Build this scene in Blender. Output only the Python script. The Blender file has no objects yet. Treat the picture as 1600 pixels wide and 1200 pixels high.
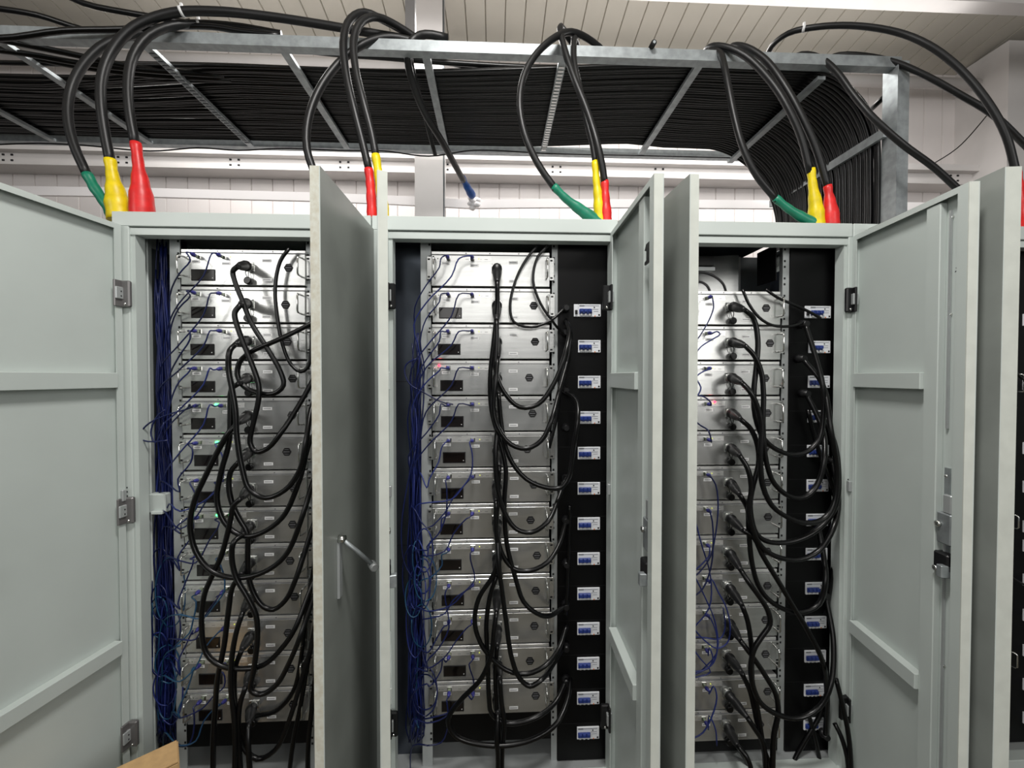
import bpy, math, random
from mathutils import Vector, Matrix
random.seed(7)
PI = math.pi
sc = bpy.context.scene
COL = sc.collection

# ------------------------------------------------------------------ camera
CX, CD, CZ = 1.3652, 1.4768, 1.57
FPX, YAW, PITCH = 628.5, -0.0422, 0.0176
FW = Vector((-math.sin(YAW)*math.cos(PITCH), math.cos(YAW)*math.cos(PITCH), -math.sin(PITCH)))
RT = Vector((math.cos(YAW), math.sin(YAW), 0))
UP = RT.cross(FW)
CAMP = Vector((CX, -CD, CZ))
cd = bpy.data.cameras.new('camera')
cam = bpy.data.objects.new('camera', cd); COL.objects.link(cam)
cd.sensor_width = 36; cd.sensor_fit = 'HORIZONTAL'; cd.lens = FPX/1600*36
cd.clip_start = .01; cd.clip_end = 200
M = Matrix((( RT.x, UP.x, -FW.x, CAMP.x), (RT.y, UP.y, -FW.y, CAMP.y), (RT.z, UP.z, -FW.z, CAMP.z), (0,0,0,1)))
cam.matrix_world = M
sc.camera = cam
def at(x, y, Y):
    """point of the vertical plane at depth Y that is seen at pixel x, y"""
    d = FW + RT*((x-800)/FPX) + UP*((600-y)/FPX)
    t = (Y - CAMP.y)/d.y
    return CAMP + d*t

# ------------------------------------------------------------------ world, lamps, exposure
w = bpy.data.worlds.new('world'); sc.world = w; w.use_nodes = True
bg = w.node_tree.nodes['Background']
bg.inputs[0].default_value = (.93, .97, 1, 1); bg.inputs[1].default_value = .11
def area(name, loc, rot, sx, sy, power, col=(1, .98, .95)):
    l = bpy.data.lights.new(name, 'AREA'); l.shape = 'RECTANGLE'; l.size = sx; l.size_y = sy
    l.energy = power; l.color = col
    o = bpy.data.objects.new(name, l); o.location = loc; o.rotation_euler = rot; COL.objects.link(o)
    return o
area('aisle_lamp', (1.4, -1.2, 3.75), (0, 0, 0), .6, .3, 52)
area('aisle_lamp', (1.4, -1.2, 3.82), (PI, 0, 0), .6, .3, 6)  # upward light added to brighten the ceiling
area('rear_light', (1.6, 1.0, 3.6), (0, 0, 0), 5.2, .3, 56)
area('rear_light', (1.6, .9, 3.66), (PI, 0, 0), 5.2, .25, 6)  # second upward light, added for the ceiling near the wall
area('rear_light', (1.6, .95, 3.35), (math.radians(80), 0, 0), 5.2, .2, 10)  # added panel facing the wall to brighten its upper part
area('hall_glare', (-3.0, -5.0, 3.45), (math.radians(74), 0, math.radians(-38)), 1.6, 1.9, 58)  # unseen panel, placed and sized for the glare on the left units
area('hall_glare', (4.0, -5.0, 2.75), (math.radians(82), 0, math.radians(28)), 1.2, 2.5, 66)  # unseen tall panel, shaped for the glare on the right units
area('hall_glare', (1.2, -5.4, 3.2), (math.radians(78), 0, 0), 2.4, 1.7, 28)  # unseen panel added for more glare on the middle units
sc.view_settings.view_transform = 'Standard'; sc.view_settings.look = 'None'
sc.view_settings.gamma = 1; sc.view_settings.use_curve_mapping = False
sc.view_settings.exposure = 0.35

# ------------------------------------------------------------------ materials
def lin(c):
    return tuple(((v/255)/12.92 if v/255 <= .04045 else ((v/255+.055)/1.055)**2.4) for v in c)+(1,)
MT = {}
def mat(name, rgb, rough=.5, metal=0, noise=0, scale=8, stretch=None, emit=None, bump=0, coat=0, rgb2=None, spec=None):
    m = bpy.data.materials.new(name); m.use_nodes = True
    nt = m.node_tree; b = nt.nodes['Principled BSDF']
    b.inputs['Base Color'].default_value = lin(rgb); b.inputs['Roughness'].default_value = rough
    b.inputs['Metallic'].default_value = metal
    if spec is not None: b.inputs['Specular IOR Level'].default_value = spec
    if coat: b.inputs['Coat Weight'].default_value = coat
    if emit: b.inputs['Emission Color'].default_value = lin(rgb); b.inputs['Emission Strength'].default_value = emit
    tc = nt.nodes.new('ShaderNodeTexCoord'); mp = nt.nodes.new('ShaderNodeMapping')
    if stretch: mp.inputs['Scale'].default_value = stretch
    nt.links.new(tc.outputs['Object'], mp.inputs['Vector'])
    n = nt.nodes.new('ShaderNodeTexNoise'); n.inputs['Scale'].default_value = scale; n.inputs['Detail'].default_value = 4
    nt.links.new(mp.outputs[0], n.inputs['Vector'])
    if noise:
        r = nt.nodes.new('ShaderNodeValToRGB')
        c2 = rgb2 or tuple(max(0, v*(1-noise)) for v in rgb)
        r.color_ramp.elements[0].position = .3; r.color_ramp.elements[1].position = .7
        r.color_ramp.elements[0].color = lin(c2); r.color_ramp.elements[1].color = lin(rgb)
        nt.links.new(n.outputs['Fac'], r.inputs[0]); nt.links.new(r.outputs[0], b.inputs['Base Color'])
    if bump:
        bp = nt.nodes.new('ShaderNodeBump'); bp.inputs['Strength'].default_value = bump; bp.inputs['Distance'].default_value = .002
        nt.links.new(n.outputs['Fac'], bp.inputs['Height']); nt.links.new(bp.outputs[0], b.inputs['Normal'])
    MT[name] = m
    return m
mat('paint', (196, 204, 200), .42, noise=.04, scale=3, bump=.05)
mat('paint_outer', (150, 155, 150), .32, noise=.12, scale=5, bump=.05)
mat('paint_edge', (202, 206, 198), .5, noise=.05, scale=20)
mat('scuffed', (204, 206, 196), .5, noise=.2, scale=70, rgb2=(188, 184, 168))
mat('inner_grey', (96, 102, 106), .3, .4, noise=.1, scale=3)
mat('dark_sheet', (72, 78, 88), .25, .55, noise=.15, scale=2)
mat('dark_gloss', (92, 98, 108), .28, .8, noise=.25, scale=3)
mat('black_panel', (3, 3, 4), .45, spec=.22, noise=.2, scale=4)
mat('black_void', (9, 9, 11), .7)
mat('post', (176, 180, 180), .4, .3, noise=.05, scale=10)
mat('silver', (205, 206, 204), .27, .85, noise=.06, scale=6, stretch=(1, 1, 14), bump=.04)
mat('silver_lip', (228, 228, 226), .3, .7)
mat('chrome', (225, 225, 222), .15, 1)
mat('zinc', (170, 176, 178), .5, .65, noise=.15, scale=30)
mat('hinge_grey', (120, 118, 118), .4, .5)
mat('black_plastic', (18, 18, 20), .42, noise=.1, scale=20)
mat('rubber', (4, 4, 5), .3, spec=.38)
mat('rubber_matt', (22, 22, 23), .42, spec=.4, noise=.25, scale=9)
mat('display', (24, 18, 17), .12, noise=.6, scale=10, stretch=(1, 1, 10), rgb2=(8, 7, 7))
mat('label_white', (222, 222, 222), .5)
mat('label_ink', (120, 122, 125), .6)
mat('badge', (10, 10, 12), .75); mat('badge_ink', (112, 112, 116), .5)
mat('blue_cord', (34, 48, 116), .4, noise=.3, scale=5, rgb2=(24, 34, 90))
mat('blue_dark', (10, 26, 84), .4, noise=.3, scale=5, rgb2=(7, 16, 58))
mat('teal_cord', (30, 78, 110), .4, noise=.3, scale=5, rgb2=(20, 52, 84))
mat('blue_boot', (52, 52, 128), .4)
mat('tape_red', (226, 38, 38), .4, noise=.15, scale=30, bump=.5)
mat('tape_yellow', (238, 212, 12), .4, noise=.12, scale=30, bump=.5)
mat('tape_green', (18, 128, 98), .4, noise=.15, scale=30, bump=.5)
mat('tape_blue', (34, 92, 178), .4, noise=.15, scale=30, bump=.5)
mat('wall_white', (226, 220, 218), .55, noise=.04, scale=2)
mat('ceiling_white', (196, 191, 180), .55, noise=.05, scale=2)
mat('steel_white', (214, 210, 208), .5, noise=.04, scale=4)
mat('trunking', (242, 238, 238), .4)
mat('concrete', (92, 86, 72), .8, noise=.25, scale=5, bump=.2)
mat('cardboard', (196, 160, 112), .8, noise=.08, scale=40)
mat('breaker_white', (226, 228, 232), .4); mat('breaker_blue', (38, 58, 128), .35); mat('breaker_grey', (150, 152, 160), .5)
mat('breaker_orange', (210, 120, 60), .5)
mat('led_red', (255, 30, 50), .3, emit=9); mat('led_green', (60, 255, 110), .3, emit=6); mat('led_yellow', (225, 235, 90), .3, emit=.5)
mat('led_off', (120, 130, 110), .3)

# ------------------------------------------------------------------ mesh builder
class MB:
    def __init__(s): s.v = []; s.f = []; s.m = []; s.sm = []; s.mats = []
    def mi(s, m):
        if m not in s.mats: s.mats.append(m)
        return s.mats.index(m)
    def face(s, idx, m, smooth=False): s.f.append(idx); s.m.append(s.mi(m)); s.sm.append(smooth)
    def poly(s, pts, m):
        b = len(s.v); s.v += [tuple(p) for p in pts]; s.face(list(range(b, b+len(pts))), m)
    def box(s, x0, x1, y0, y1, z0, z1, m, ch=0):
        if x0 > x1: x0, x1 = x1, x0
        if y0 > y1: y0, y1 = y1, y0
        if z0 > z1: z0, z1 = z1, z0
        b = len(s.v)
        if ch <= 0:
            s.v += [(x, y, z) for x in (x0, x1) for y in (y0, y1) for z in (z0, z1)]
            for q in ((0,1,3,2), (4,6,7,5), (0,4,5,1), (2,3,7,6), (0,2,6,4), (1,5,7,3)): s.face([b+i for i in q], m)
            return
        # chamfered box
        X, Y, Z = (x0, x1), (y0, y1), (z0, z1); idx = {}
        for i in (0, 1):
            for j in (0, 1):
                for k in (0, 1):
                    dx, dy, dz = (ch if i == 0 else -ch), (ch if j == 0 else -ch), (ch if k == 0 else -ch)
                    for a, p in enumerate(((X[i], Y[j]+dy, Z[k]+dz), (X[i]+dx, Y[j], Z[k]+dz), (X[i]+dx, Y[j]+dy, Z[k]))):
                        idx[i, j, k, a] = len(s.v); s.v.append(p)
        c = Vector(((x0+x1)/2, (y0+y1)/2, (z0+z1)/2))
        def add(q):
            P = [Vector(s.v[i]) for i in q]
            n = (P[1]-P[0]).cross(P[2]-P[0])
            if n.dot((P[0]+P[1]+P[2])/3-c) < 0: q = q[::-1]
            s.face(q, m)
        for i in (0, 1):
            add([idx[i,0,0,0], idx[i,1,0,0], idx[i,1,1,0], idx[i,0,1,0]])
            add([idx[0,i,0,1], idx[1,i,0,1], idx[1,i,1,1], idx[0,i,1,1]])
            add([idx[0,0,i,2], idx[1,0,i,2], idx[1,1,i,2], idx[0,1,i,2]])
            for j in (0, 1):
                add([idx[i,j,0,0], idx[i,j,1,0], idx[i,j,1,1], idx[i,j,0,1]])
                add([idx[i,0,j,0], idx[i,1,j,0], idx[i,1,j,2], idx[i,0,j,2]])
                add([idx[0,i,j,1], idx[1,i,j,1], idx[1,i,j,2], idx[0,i,j,2]])
                for k in (0, 1): add([idx[i,j,k,0], idx[i,j,k,1], idx[i,j,k,2]])
    def tube(s, pts, r, m, n=8, cap=True):
        pts = [Vector(p) for p in pts]; N = len(pts)
        rr = r if isinstance(r, (list, tuple)) else [r]*N
        t = (pts[1]-pts[0]).normalized()
        a = t.orthogonal().normalized(); base = len(s.v)
        for i in range(N):
            t2 = (pts[min(i+1, N-1)]-pts[max(i-1, 0)])
            t2 = t2.normalized() if t2.length > 1e-9 else t
            a = (a - t2*a.dot(t2)); a = a.normalized() if a.length > 1e-6 else t2.orthogonal().normalized()
            b = t2.cross(a); t = t2
            for k in range(n):
                q = 2*PI*k/n; s.v.append(tuple(pts[i]+(a*math.cos(q)+b*math.sin(q))*rr[i]))
        for i in range(N-1):
            for k in range(n):
                k2 = (k+1) % n
                s.face([base+i*n+k, base+i*n+k2, base+(i+1)*n+k2, base+(i+1)*n+k], m, True)
        if cap:
            s.face([base+k for k in range(n)][::-1], m); s.face([base+(N-1)*n+k for k in range(n)], m)
    def cyl(s, p0, p1, r, m, n=16, r2=None):
        s.tube([p0, p1], [r, r if r2 is None else r2], m, n)
    def lathe(s, p0, p1, prof, m, n=16):
        p0 = Vector(p0); p1 = Vector(p1); L = (p1-p0)
        s.tube([p0+L*a for a, _ in prof], [b for _, b in prof], m, n)
    def prism(s, pts, off, m):
        """extrude polygon pts by the vector off"""
        b = len(s.v); n = len(pts); off = Vector(off)
        s.v += [tuple(p) for p in pts]+[tuple(Vector(p)+off) for p in pts]
        s.face([b+i for i in range(n)][::-1], m); s.face([b+n+i for i in range(n)], m)
        for i in range(n):
            j = (i+1) % n; s.face([b+i, b+j, b+n+j, b+n+i], m)
    def build(s, name, parent=None, loc=None, mw=None):
        me = bpy.data.meshes.new(name); me.from_pydata(s.v, [], s.f)
        for m in s.mats: me.materials.append(MT[m])
        me.polygons.foreach_set('material_index', s.m); me.polygons.foreach_set('use_smooth', s.sm); me.update()
        o = bpy.data.objects.new(name, me); COL.objects.link(o)
        if mw is not None: o.matrix_world = mw.copy()
        elif loc: o.matrix_world = Matrix.Translation(loc)
        WM[o.name] = o.matrix_basis.copy()
        if parent is not None:
            o.parent = parent; o.matrix_parent_inverse = WM[parent.name].inverted()
        return o
WM = {}
def tag(o, label=None, cat=None, group=None, kind=None):
    if label: o['label'] = label
    if cat: o['category'] = cat
    if group: o['group'] = group
    if kind: o['kind'] = kind
    return o
def empty(name, loc=(0, 0, 0), label=None, cat=None, group=None):
    o = bpy.data.objects.new(name, None); o.empty_display_size = .05; COL.objects.link(o); o.location = loc
    WM[o.name] = Matrix.Translation(loc)
    return tag(o, label, cat, group)
def kids(o): return [c for c in bpy.data.objects if c.parent == o]
def dup(tree, loc):
    """tree = (root, [(child, [sub, ...]), ...]); returns new root and its children"""
    root, ch = tree
    r = root.copy(); COL.objects.link(r); r.location = loc; out = []
    for c, subs in ch:
        d = c.copy(); COL.objects.link(d); d.parent = r; out.append(d)
        for q in subs:
            e = q.copy(); COL.objects.link(e); e.parent = d
    return r, out
def catmull(P, step=.02, mn=3):
    P = [Vector(p) for p in P]; out = []
    Q = [P[0]*2-P[1]]+P+[P[-1]*2-P[-2]]
    for i in range(1, len(Q)-2):
        p0, p1, p2, p3 = Q[i-1:i+3]
        n = max(mn, min(14, int((p2-p1).length/step)))
        # centripetal parametrisation
        def tj(ti, a, b): return ti+max((b-a).length, 1e-5)**.5
        t0 = 0; t1 = tj(t0, p0, p1); t2 = tj(t1, p1, p2); t3 = tj(t2, p2, p3)
        for k in range(n):
            t = t1+(t2-t1)*k/n
            A1 = p0*((t1-t)/(t1-t0))+p1*((t-t0)/(t1-t0)); A2 = p1*((t2-t)/(t2-t1))+p2*((t-t1)/(t2-t1)); A3 = p2*((t3-t)/(t3-t2))+p3*((t-t2)/(t3-t2))
            B1 = A1*((t2-t)/(t2-t0))+A2*((t-t0)/(t2-t0)); B2 = A2*((t3-t)/(t3-t1))+A3*((t-t1)/(t3-t1))
            out.append(B1*((t2-t)/(t2-t1))+B2*((t-t1)/(t2-t1)))
    out.append(P[-1])
    return out
ORD = ['topmost', 'second', 'third', 'fourth', 'fifth', 'sixth', 'seventh', 'eighth', 'ninth', 'tenth', 'eleventh', 'twelfth', 'thirteenth']
CN = ['left', 'middle', 'right', 'far right']

# ------------------------------------------------------------------ dimensions
W = .9; OA, OB = .0937, .8943        # cabinet pitch, opening offsets
ZT, ZO, ZD = 2.151, 2.072, 2.10      # cabinet top, opening top, door top
ZB = .055                             # base plate top
DEP = .62                            # cabinet depth
WALLY = 1.75
TRAYZ = at(660, 78, .27).z

# ------------------------------------------------------------------ setting
mb = MB(); mb.box(-6, 9, -9, WALLY+.1, -.1, 0, 'concrete'); tag(mb.build('floor'), kind='structure')
def ribbed(p0, du, dv, nrm, n, wid, m):
    """row of n panels of width wid along du, extruded by dv, with grooves between them"""
    mb = MB(); p0 = Vector(p0); du = Vector(du); dv = Vector(dv); nrm = Vector(nrm)
    prof = []
    for i in range(n):
        a = i*wid
        prof += [(a, .014), (a+.005, 0), (a+wid-.005, 0), (a+wid, .014)]
    prev = None
    for u, d in prof:
        b = len(mb.v); mb.v += [tuple(p0+du*u-nrm*d), tuple(p0+du*u-nrm*d+dv)]
        if prev is not None: mb.face([prev, b, b+1, prev+1], m)
        prev = b
    return mb
zc = at(900, 98, WALLY).z
mb = ribbed((-5, WALLY, 0), (1, 0, 0), (0, 0, zc+.05), (0, -1, 0), 74, .16, 'wall_white')
mb.box(-5, 6.8, WALLY+.01, WALLY+.08, 0, zc+.1, 'wall_white')
tag(mb.build('wall_back'), kind='structure')
SL = math.tan(math.radians(8))
mb = ribbed((-5, WALLY, zc), (1, 0, 0), (0, -9, 9*SL), (0, -.14, -.99), 84, .14, 'ceiling_white')
mb.prism([(-5, WALLY, zc+.03), (6.8, WALLY, zc+.03), (6.8, WALLY-9, zc+.03+9*SL), (-5, WALLY-9, zc+.03+9*SL)], (0, 0, .06), 'ceiling_white')
tag(mb.build('ceiling'), kind='structure')
# wall purlins (C sections), eave pipe, ceiling purlin, columns
def cbeam(name, x0, x1, y0, y1, z0, z1, m='steel_white', t=.006):
    mb = MB()
    mb.box(x0, x1, y1-t, y1, z0, z1, m); mb.box(x0, x1, y0, y1-t, z1-t, z1, m); mb.box(x0, x1, y0, y1-t, z0, z0+t, m)
    mb.box(x0, x1, y0, y0+t, z0+t, z0+.025, m); mb.box(x0, x1, y0, y0+t, z1-.025, z1-t, m)
    return tag(mb.build(name), kind='structure')
zb1, zb0 = at(900, 246, 1.6).z, at(900, 275, 1.6).z
mb = MB(); zz = at(900, 256, 1.6).z
mb.box(-5, 6.8, 1.57, WALLY, zz, zb1, 'steel_white'); mb.box(-5, 6.8, 1.62, WALLY, zb0, zz, 'steel_white')
mb.box(-5, 6.8, 1.60, 1.62, zb0, zb0+.02, 'steel_white')
for i in range(14):                     # bolt holes of the splice plates
    for dz in (.03, .07):
        mb.box(-4.6+i*.8, -4.585+i*.8, 1.615, 1.62, zb0+dz, zb0+dz+.012, 'black_void'); mb.box(-4.54+i*.8, -4.525+i*.8, 1.615, 1.62, zb0+dz, zb0+dz+.012, 'black_void')
tag(mb.build('trim_1'), kind='structure')
mb = MB(); p = at(900, 112, 1.6); mb.tube([(-5, 1.6, p.z), (6.8, 1.6, p.z)], .04, 'steel_white', 14)
tag(mb.build('trim_2'), kind='structure')
p = at(1500, 8, .9)
cbeam('trim_3', -5, 6.8, .82, .9, at(1500, 21, .9).z, at(1500, 21, .9).z+.16)
mb = MB(); a0, a1 = at(648, 300, 1.12), at(692, 300, 1.12)
mb.box(a0.x, a1.x, 1.12, 1.13, 0, zc+.08, 'steel_white'); mb.box(a0.x, a1.x, 1.26, 1.27, 0, zc+.06, 'steel_white'); mb.box((a0.x+a1.x)/2-.004, (a0.x+a1.x)/2+.004, 1.13, 1.26, 0, zc+.06, 'steel_white')
mb.box(a1.x-.012, a1.x+.006, 1.14, 1.18, 0, zc+.05, 'inner_grey')
tag(mb.build('trim_4'), kind='structure')
mb = MB(); a0, a1 = at(1572, 300, 1.4), at(1640, 300, 1.4)
mb.box(a0.x, a1.x, 1.4, 1.42, 0, zc, 'steel_white'); mb.box(a0.x, a0.x+.02, 1.42, WALLY, 0, zc, 'steel_white')
tag(mb.build('trim_5'), kind='structure')
# light rail at the top left behind the tray
# white plastic trunking
pts = [(-40, 297), (235, 301), (380, 305), (500, 308), (600, 312), (735, 319), (850, 318), (985, 318), (1100, 319), (1240, 320), (1440, 323), (1700, 329)]
mb = MB()
P = [at(x, y, 1.25) for x, y in pts]
for a, b in zip(P, P[1:]):
    mb.prism([(a.x, 1.24, a.z-.03), (b.x, 1.24, b.z-.03), (b.x, 1.24, b.z+.026), (a.x, 1.24, a.z+.026)], (0, .02, 0), 'trunking')
tag(mb.build('cable_trunking'), 'thin white cable trunking running level above the cabinets in front of the wall', 'cable trunking')
mb = MB(); mb.tube(catmull([at(x, y, 1.5) for x, y in [(1573, 126), (1560, 155), (1530, 195), (1495, 232), (1455, 258)]], .05), .004, 'rubber', 6)
tag(mb.build('wire'), 'thin black wire hanging loose in a curve before the white wall at right', 'wire')
# cable ties pulling up / small bracket on the column hidden otherwise
mb = MB(); a = at(641, -40, .5); b = at(641, 70, .5)
mb.box(a.x-.023, a.x+.023, .49, .52, b.z-.02, a.z+.25, 'hinge_grey')
hang = mb.build('hanger_rod'); tag(hang, 'dark grey hanger bar rising from the cable tray to the ceiling', 'hanger bar')

# ------------------------------------------------------------------ cable tray
tray = empty('cable_tray', (1.2, .6, TRAYZ), 'galvanized cable tray with cross rungs running above the cabinets and turning down at right', 'cable tray')
YN, YF = .27, at(800, 232, 1.0).y
# depth of the far rail from its picture height
def far_y(px, py):
    d = FW + RT*((px-800)/FPX) + UP*((600-py)/FPX); t = (TRAYZ-CAMP.z)/d.z
    return (CAMP+d*t).y
YF = far_y(800, 236)
XE = at(1402, 110, YN).x
mb = MB()
mb.box(-3.5, XE, YN-.02, YN+.02, TRAYZ-.02, TRAYZ+.02, 'zinc'); mb.box(-3.5, XE, YN-.02, YN-.014, TRAYZ+.02, TRAYZ+.026, 'zinc')
mb.build('rail', tray)
XB = at(1160, 228, YF).x
mb = MB(); mb.box(-3.5, XB, YF-.02, YF+.02, TRAYZ-.02, TRAYZ+.02, 'zinc'); mb.build('rail', tray)
rx = [-5, 225, 442, 665, 880, 1095, 1290]
rX = [at(x, 78+x*.02, YN).x for x in rx]; sp = rX[2]-rX[1]
rX = [rX[1]-3*sp, rX[1]-2*sp]+rX
for i, X in enumerate(rX):
    zd_ = .035 if i == 8 else 0
    mb = MB(); mb.box(X-.017, X+.017, YN+.02, YF-.02, TRAYZ-.02-zd_, TRAYZ-.004-zd_, 'zinc')
    if i in (3, 6):
        n = 30
        for k in range(n):
            y = YN+.04+(YF-YN-.08)*k/n
            mb.box(X-.012, X+.012, y, y+.010, TRAYZ-.0225, TRAYZ-.02, 'inner_grey' if i == 3 else 'silver_lip')
    mb.build('rung', tray)
# post and lower rung on the bend
pX = at(1402, 200, YN).x
mb = MB(); mb.box(pX-.032, pX+.032, YN-.02, YN+.04, ZT, TRAYZ+.01, 'zinc'); mb.box(pX-.032, pX-.028, YN-.03, YN-.02, ZT, TRAYZ, 'zinc')
mb.build('upright', tray)
a = at(1385, 207, YN); b = at(1213, 302, YF)
RBX = (a.x+b.x)/2
mb = MB(); 
for zz, dx in ((a.z, 0),):
    mb.box(RBX-.030, RBX-.014, YN, YF, a.z-.02, a.z+.02, 'zinc')
for yy in (YN+.002, YF-.02):
    pts = [Vector((RBX-.022-.37*(1-math.sin(PI/2*t/8)), yy, TRAYZ-.012-.37*(1-math.cos(PI/2*t/8)))) for t in range(9)]+[Vector((RBX-.022, yy, ZT+.01))]
    if yy > 1: mb.tube(pts, .009, 'zinc', 6)
mb.build('rung', tray)

# thin black wire clipped below the tray
pts = [(-30, 225), (60, 222), (130, 225), (235, 234), (310, 229), (372, 233), (440, 230), (530, 233), (600, 234), (670, 242), (740, 233), (860, 238), (1000, 241), (1160, 245)]
mb = MB(); mb.tube(catmull([at(x, y+2, YF-.05) for x, y in pts], .05), .004, 'rubber', 6)
tag(mb.build('wire'), 'thin black wire strung along the far edge of the cable tray', 'wire')

# cables lying on the tray, bending down at the right
XV = RBX
YC0 = far_y(500, 114)
NCB = 38
for layer in (0, 1):
    n = NCB-layer*4
    for i in range(n):
        f = (i+.5*layer)/(NCB-1); Y = YC0+f*(YF-.035-YC0)+layer*.008
        rr = .0088; z0 = TRAYZ+.004+rr+layer*.0158
        R = .37+.14*f+random.uniform(-.006, .006)+layer*.017; js = random.uniform(-.005, .005); xs0 = XV-.37-.14*f-js
        Pp = []; ph = random.uniform(0, 6)
        for k in range(26):
            X = -3.4+(xs0+js+3.4)*k/26
            sag = .004*math.sin(X*2.1+ph)
            spread = (1-f)*min(1, max(0, (X-1.0)/1.2))*(-(YC0-YN-.05))     # the layer widens to the near rail before the bend
            far = -.06*f*max(0, 1-abs(X-2.15)/.55)
            if X < .1: spread += (1-f)*min(1, (.1-X)/.9)*(.13 if i % 6 else .02)
            Pp.append((X, Y+sag*.5+spread+far, z0+abs(sag)))
        Ys = Y-(1-f)*(YC0-YN-.05)
        for k in range(1, 15):
            q = PI/2*k/14
            Pp.append((xs0+js+R*math.sin(q), Ys+random.uniform(-.0015, .0015)-.06*f*(1-k/14)*.6, z0-R*(1-math.cos(q))))
        Pp.append((xs0+js+R+.004, Ys, ZT+.2)); Pp.append((xs0+js+R, Ys, ZT+.003))
        mb = MB(); mb.tube(catmull(Pp, .25, 2), rr, 'rubber', 8)
        tag(mb.build('power_cable'), 'black power cable packed side by side on the overhead cable tray', 'cable', 'black cables laid along the tray')
# upper loose strands slung from the near rail across the flat layer (left part and centre)
loose = [
 ([(-60, 50), (30, 68), (100, 82), (200, 103), (330, 118), (450, 124)], (.20, .28, .34, .40, .50, .55), 'black cable sloping from far left down onto the packed cables, uppermost'),
 ([(-60, 72), (40, 84), (120, 98), (230, 110), (350, 118)], (.30, .34, .38, .42, .48), 'black cable sloping onto the packed cable layer at far left, lowest of three'),
 ([(-60, 60), (60, 92), (150, 108), (240, 118), (360, 124)], (.33, .4, .42, .46, .5), 'black cable sloping onto the packed cable layer at far left, between two others'),
 ([(440, 74), (520, 84), (600, 90), (700, 98), (830, 105), (960, 106)], (.30, .32, .36, .40, .42, .44), 'black cable slanting under the near tray rail behind the second cable group'),
 ([(540, 62), (620, 80), (700, 98), (780, 112), (880, 118)], (.36, .40, .44, .48, .52), 'black cable dipping from the second cable group into the packed layer'),
 ([(-60, 52), (0, 60), (100, 48), (190, 46), (260, 42), (330, 42), (380, 50), (440, 56)], (.22, .22, .22, .23, .24, .26, .28, .3), 'black cable sweeping in level from far left to the left bend'),
 ([(-60, 8), (0, 14), (60, 24), (110, 40), (150, 52)], (.35, .35, .36, .38, .40), 'short black cable coming in at the upper left corner'),
 ([(70, -25), (130, 5), (200, 20), (260, 30), (330, 42)], (.30, .3, .3, .3, .3), 'black cable entering from the top edge above the left loops'),
]
for pts, ys, lab in loose:
    mb = MB(); mb.tube(catmull([at(x, y, Y) for (x, y), Y in zip(pts, ys)], .05), .0115, 'rubber', 8)
    tag(mb.build('power_cable'), lab, 'cable')

# ------------------------------------------------------------------ thick looped cables with coloured tape
def looped(pts, ys, r, lab, tape=None, tpts=None, tys=None, group=None, flare=1.9, m='rubber_matt', tie=None):
    P = [at(x, y, Y) for (x, y), Y in zip(pts, ys)]
    mb = MB(); mb.tube(catmull(P, .03), r, m, 12)
    o = mb.build('power_cable'); tag(o, lab, 'cable', group)
    if tape:
        T = catmull([at(x, y, Y) for (x, y), Y in zip(tpts, tys)], .015, 5)
        n = len(T); rr = [r*(1.12+(flare-1.12)*min(1, max(0, (k/(n-1)-.30)/.45))+.08*math.sin(k*1.7)) for k in range(n)]
        mb = MB(); mb.tube(T, rr, 'tape_'+tape, 14)
        t = mb.build('tape', o); t['label'] = tape+' insulating tape'
    if tie:
        C = catmull(P, .03); p = at(*tie, .25); j = min(range(1, len(C)-1), key=lambda q: ((C[q]-CAMP).normalized()-(p-CAMP).normalized()).length)
        dv = (C[j+1]-C[j-1]).normalized(); mb = MB(); mb.cyl(C[j]-dv*.005, C[j]+dv*.005, r*1.12, 'label_white', 12); mb.box(C[j].x-.004, C[j].x+.004, C[j].y-.004, C[j].y+.004, C[j].z+r, C[j].z+r+.016, 'label_white')
        mb.build('cable_tie', o)['label'] = 'white cable tie'
    return o
TY = .12
G = 'looped feeder cables'
# left group
looped([(300, 36), (240, 48), (170, 66), (135, 95), (112, 135), (106, 180), (115, 225), (137, 275)], (.3, .26, .2, .17, .15, .13, .12, .12), .0155,
       'thick black looped cable with green tape, in the group over the left cabinet', 'green', [(136, 272), (150, 297), (170, 325), (178, 345)], (.12, .12, .12, .12), flare=1.25)
looped([(640, 62), (570, 50), (500, 38), (420, 26), (340, 18), (270, 20), (210, 42), (176, 78), (159, 122), (158, 165), (165, 215), (173, 255)], (.34, .32, .3, .27, .23, .2, .17, .15, .13, .12, .12, .12), .0165,
       'thick black looped cable with yellow tape, in the group over the left cabinet', 'yellow', [(172, 249), (176, 275), (182, 305), (188, 345)], (.12,)*4, flare=2.3, tie=(282, 22))
looped([(440, 54), (370, 42), (310, 38), (270, 40), (232, 56), (208, 88), (200, 130), (203, 180), (212, 228)], (.33, .3, .26, .22, .17, .14, .12, .11, .11), .0155,
       'thick black looped cable with red tape, in the group over the left cabinet', 'red', [(212, 223), (216, 255), (220, 290), (223, 345)], (.11,)*4, flare=2.5, tie=(305, 38))
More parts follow.
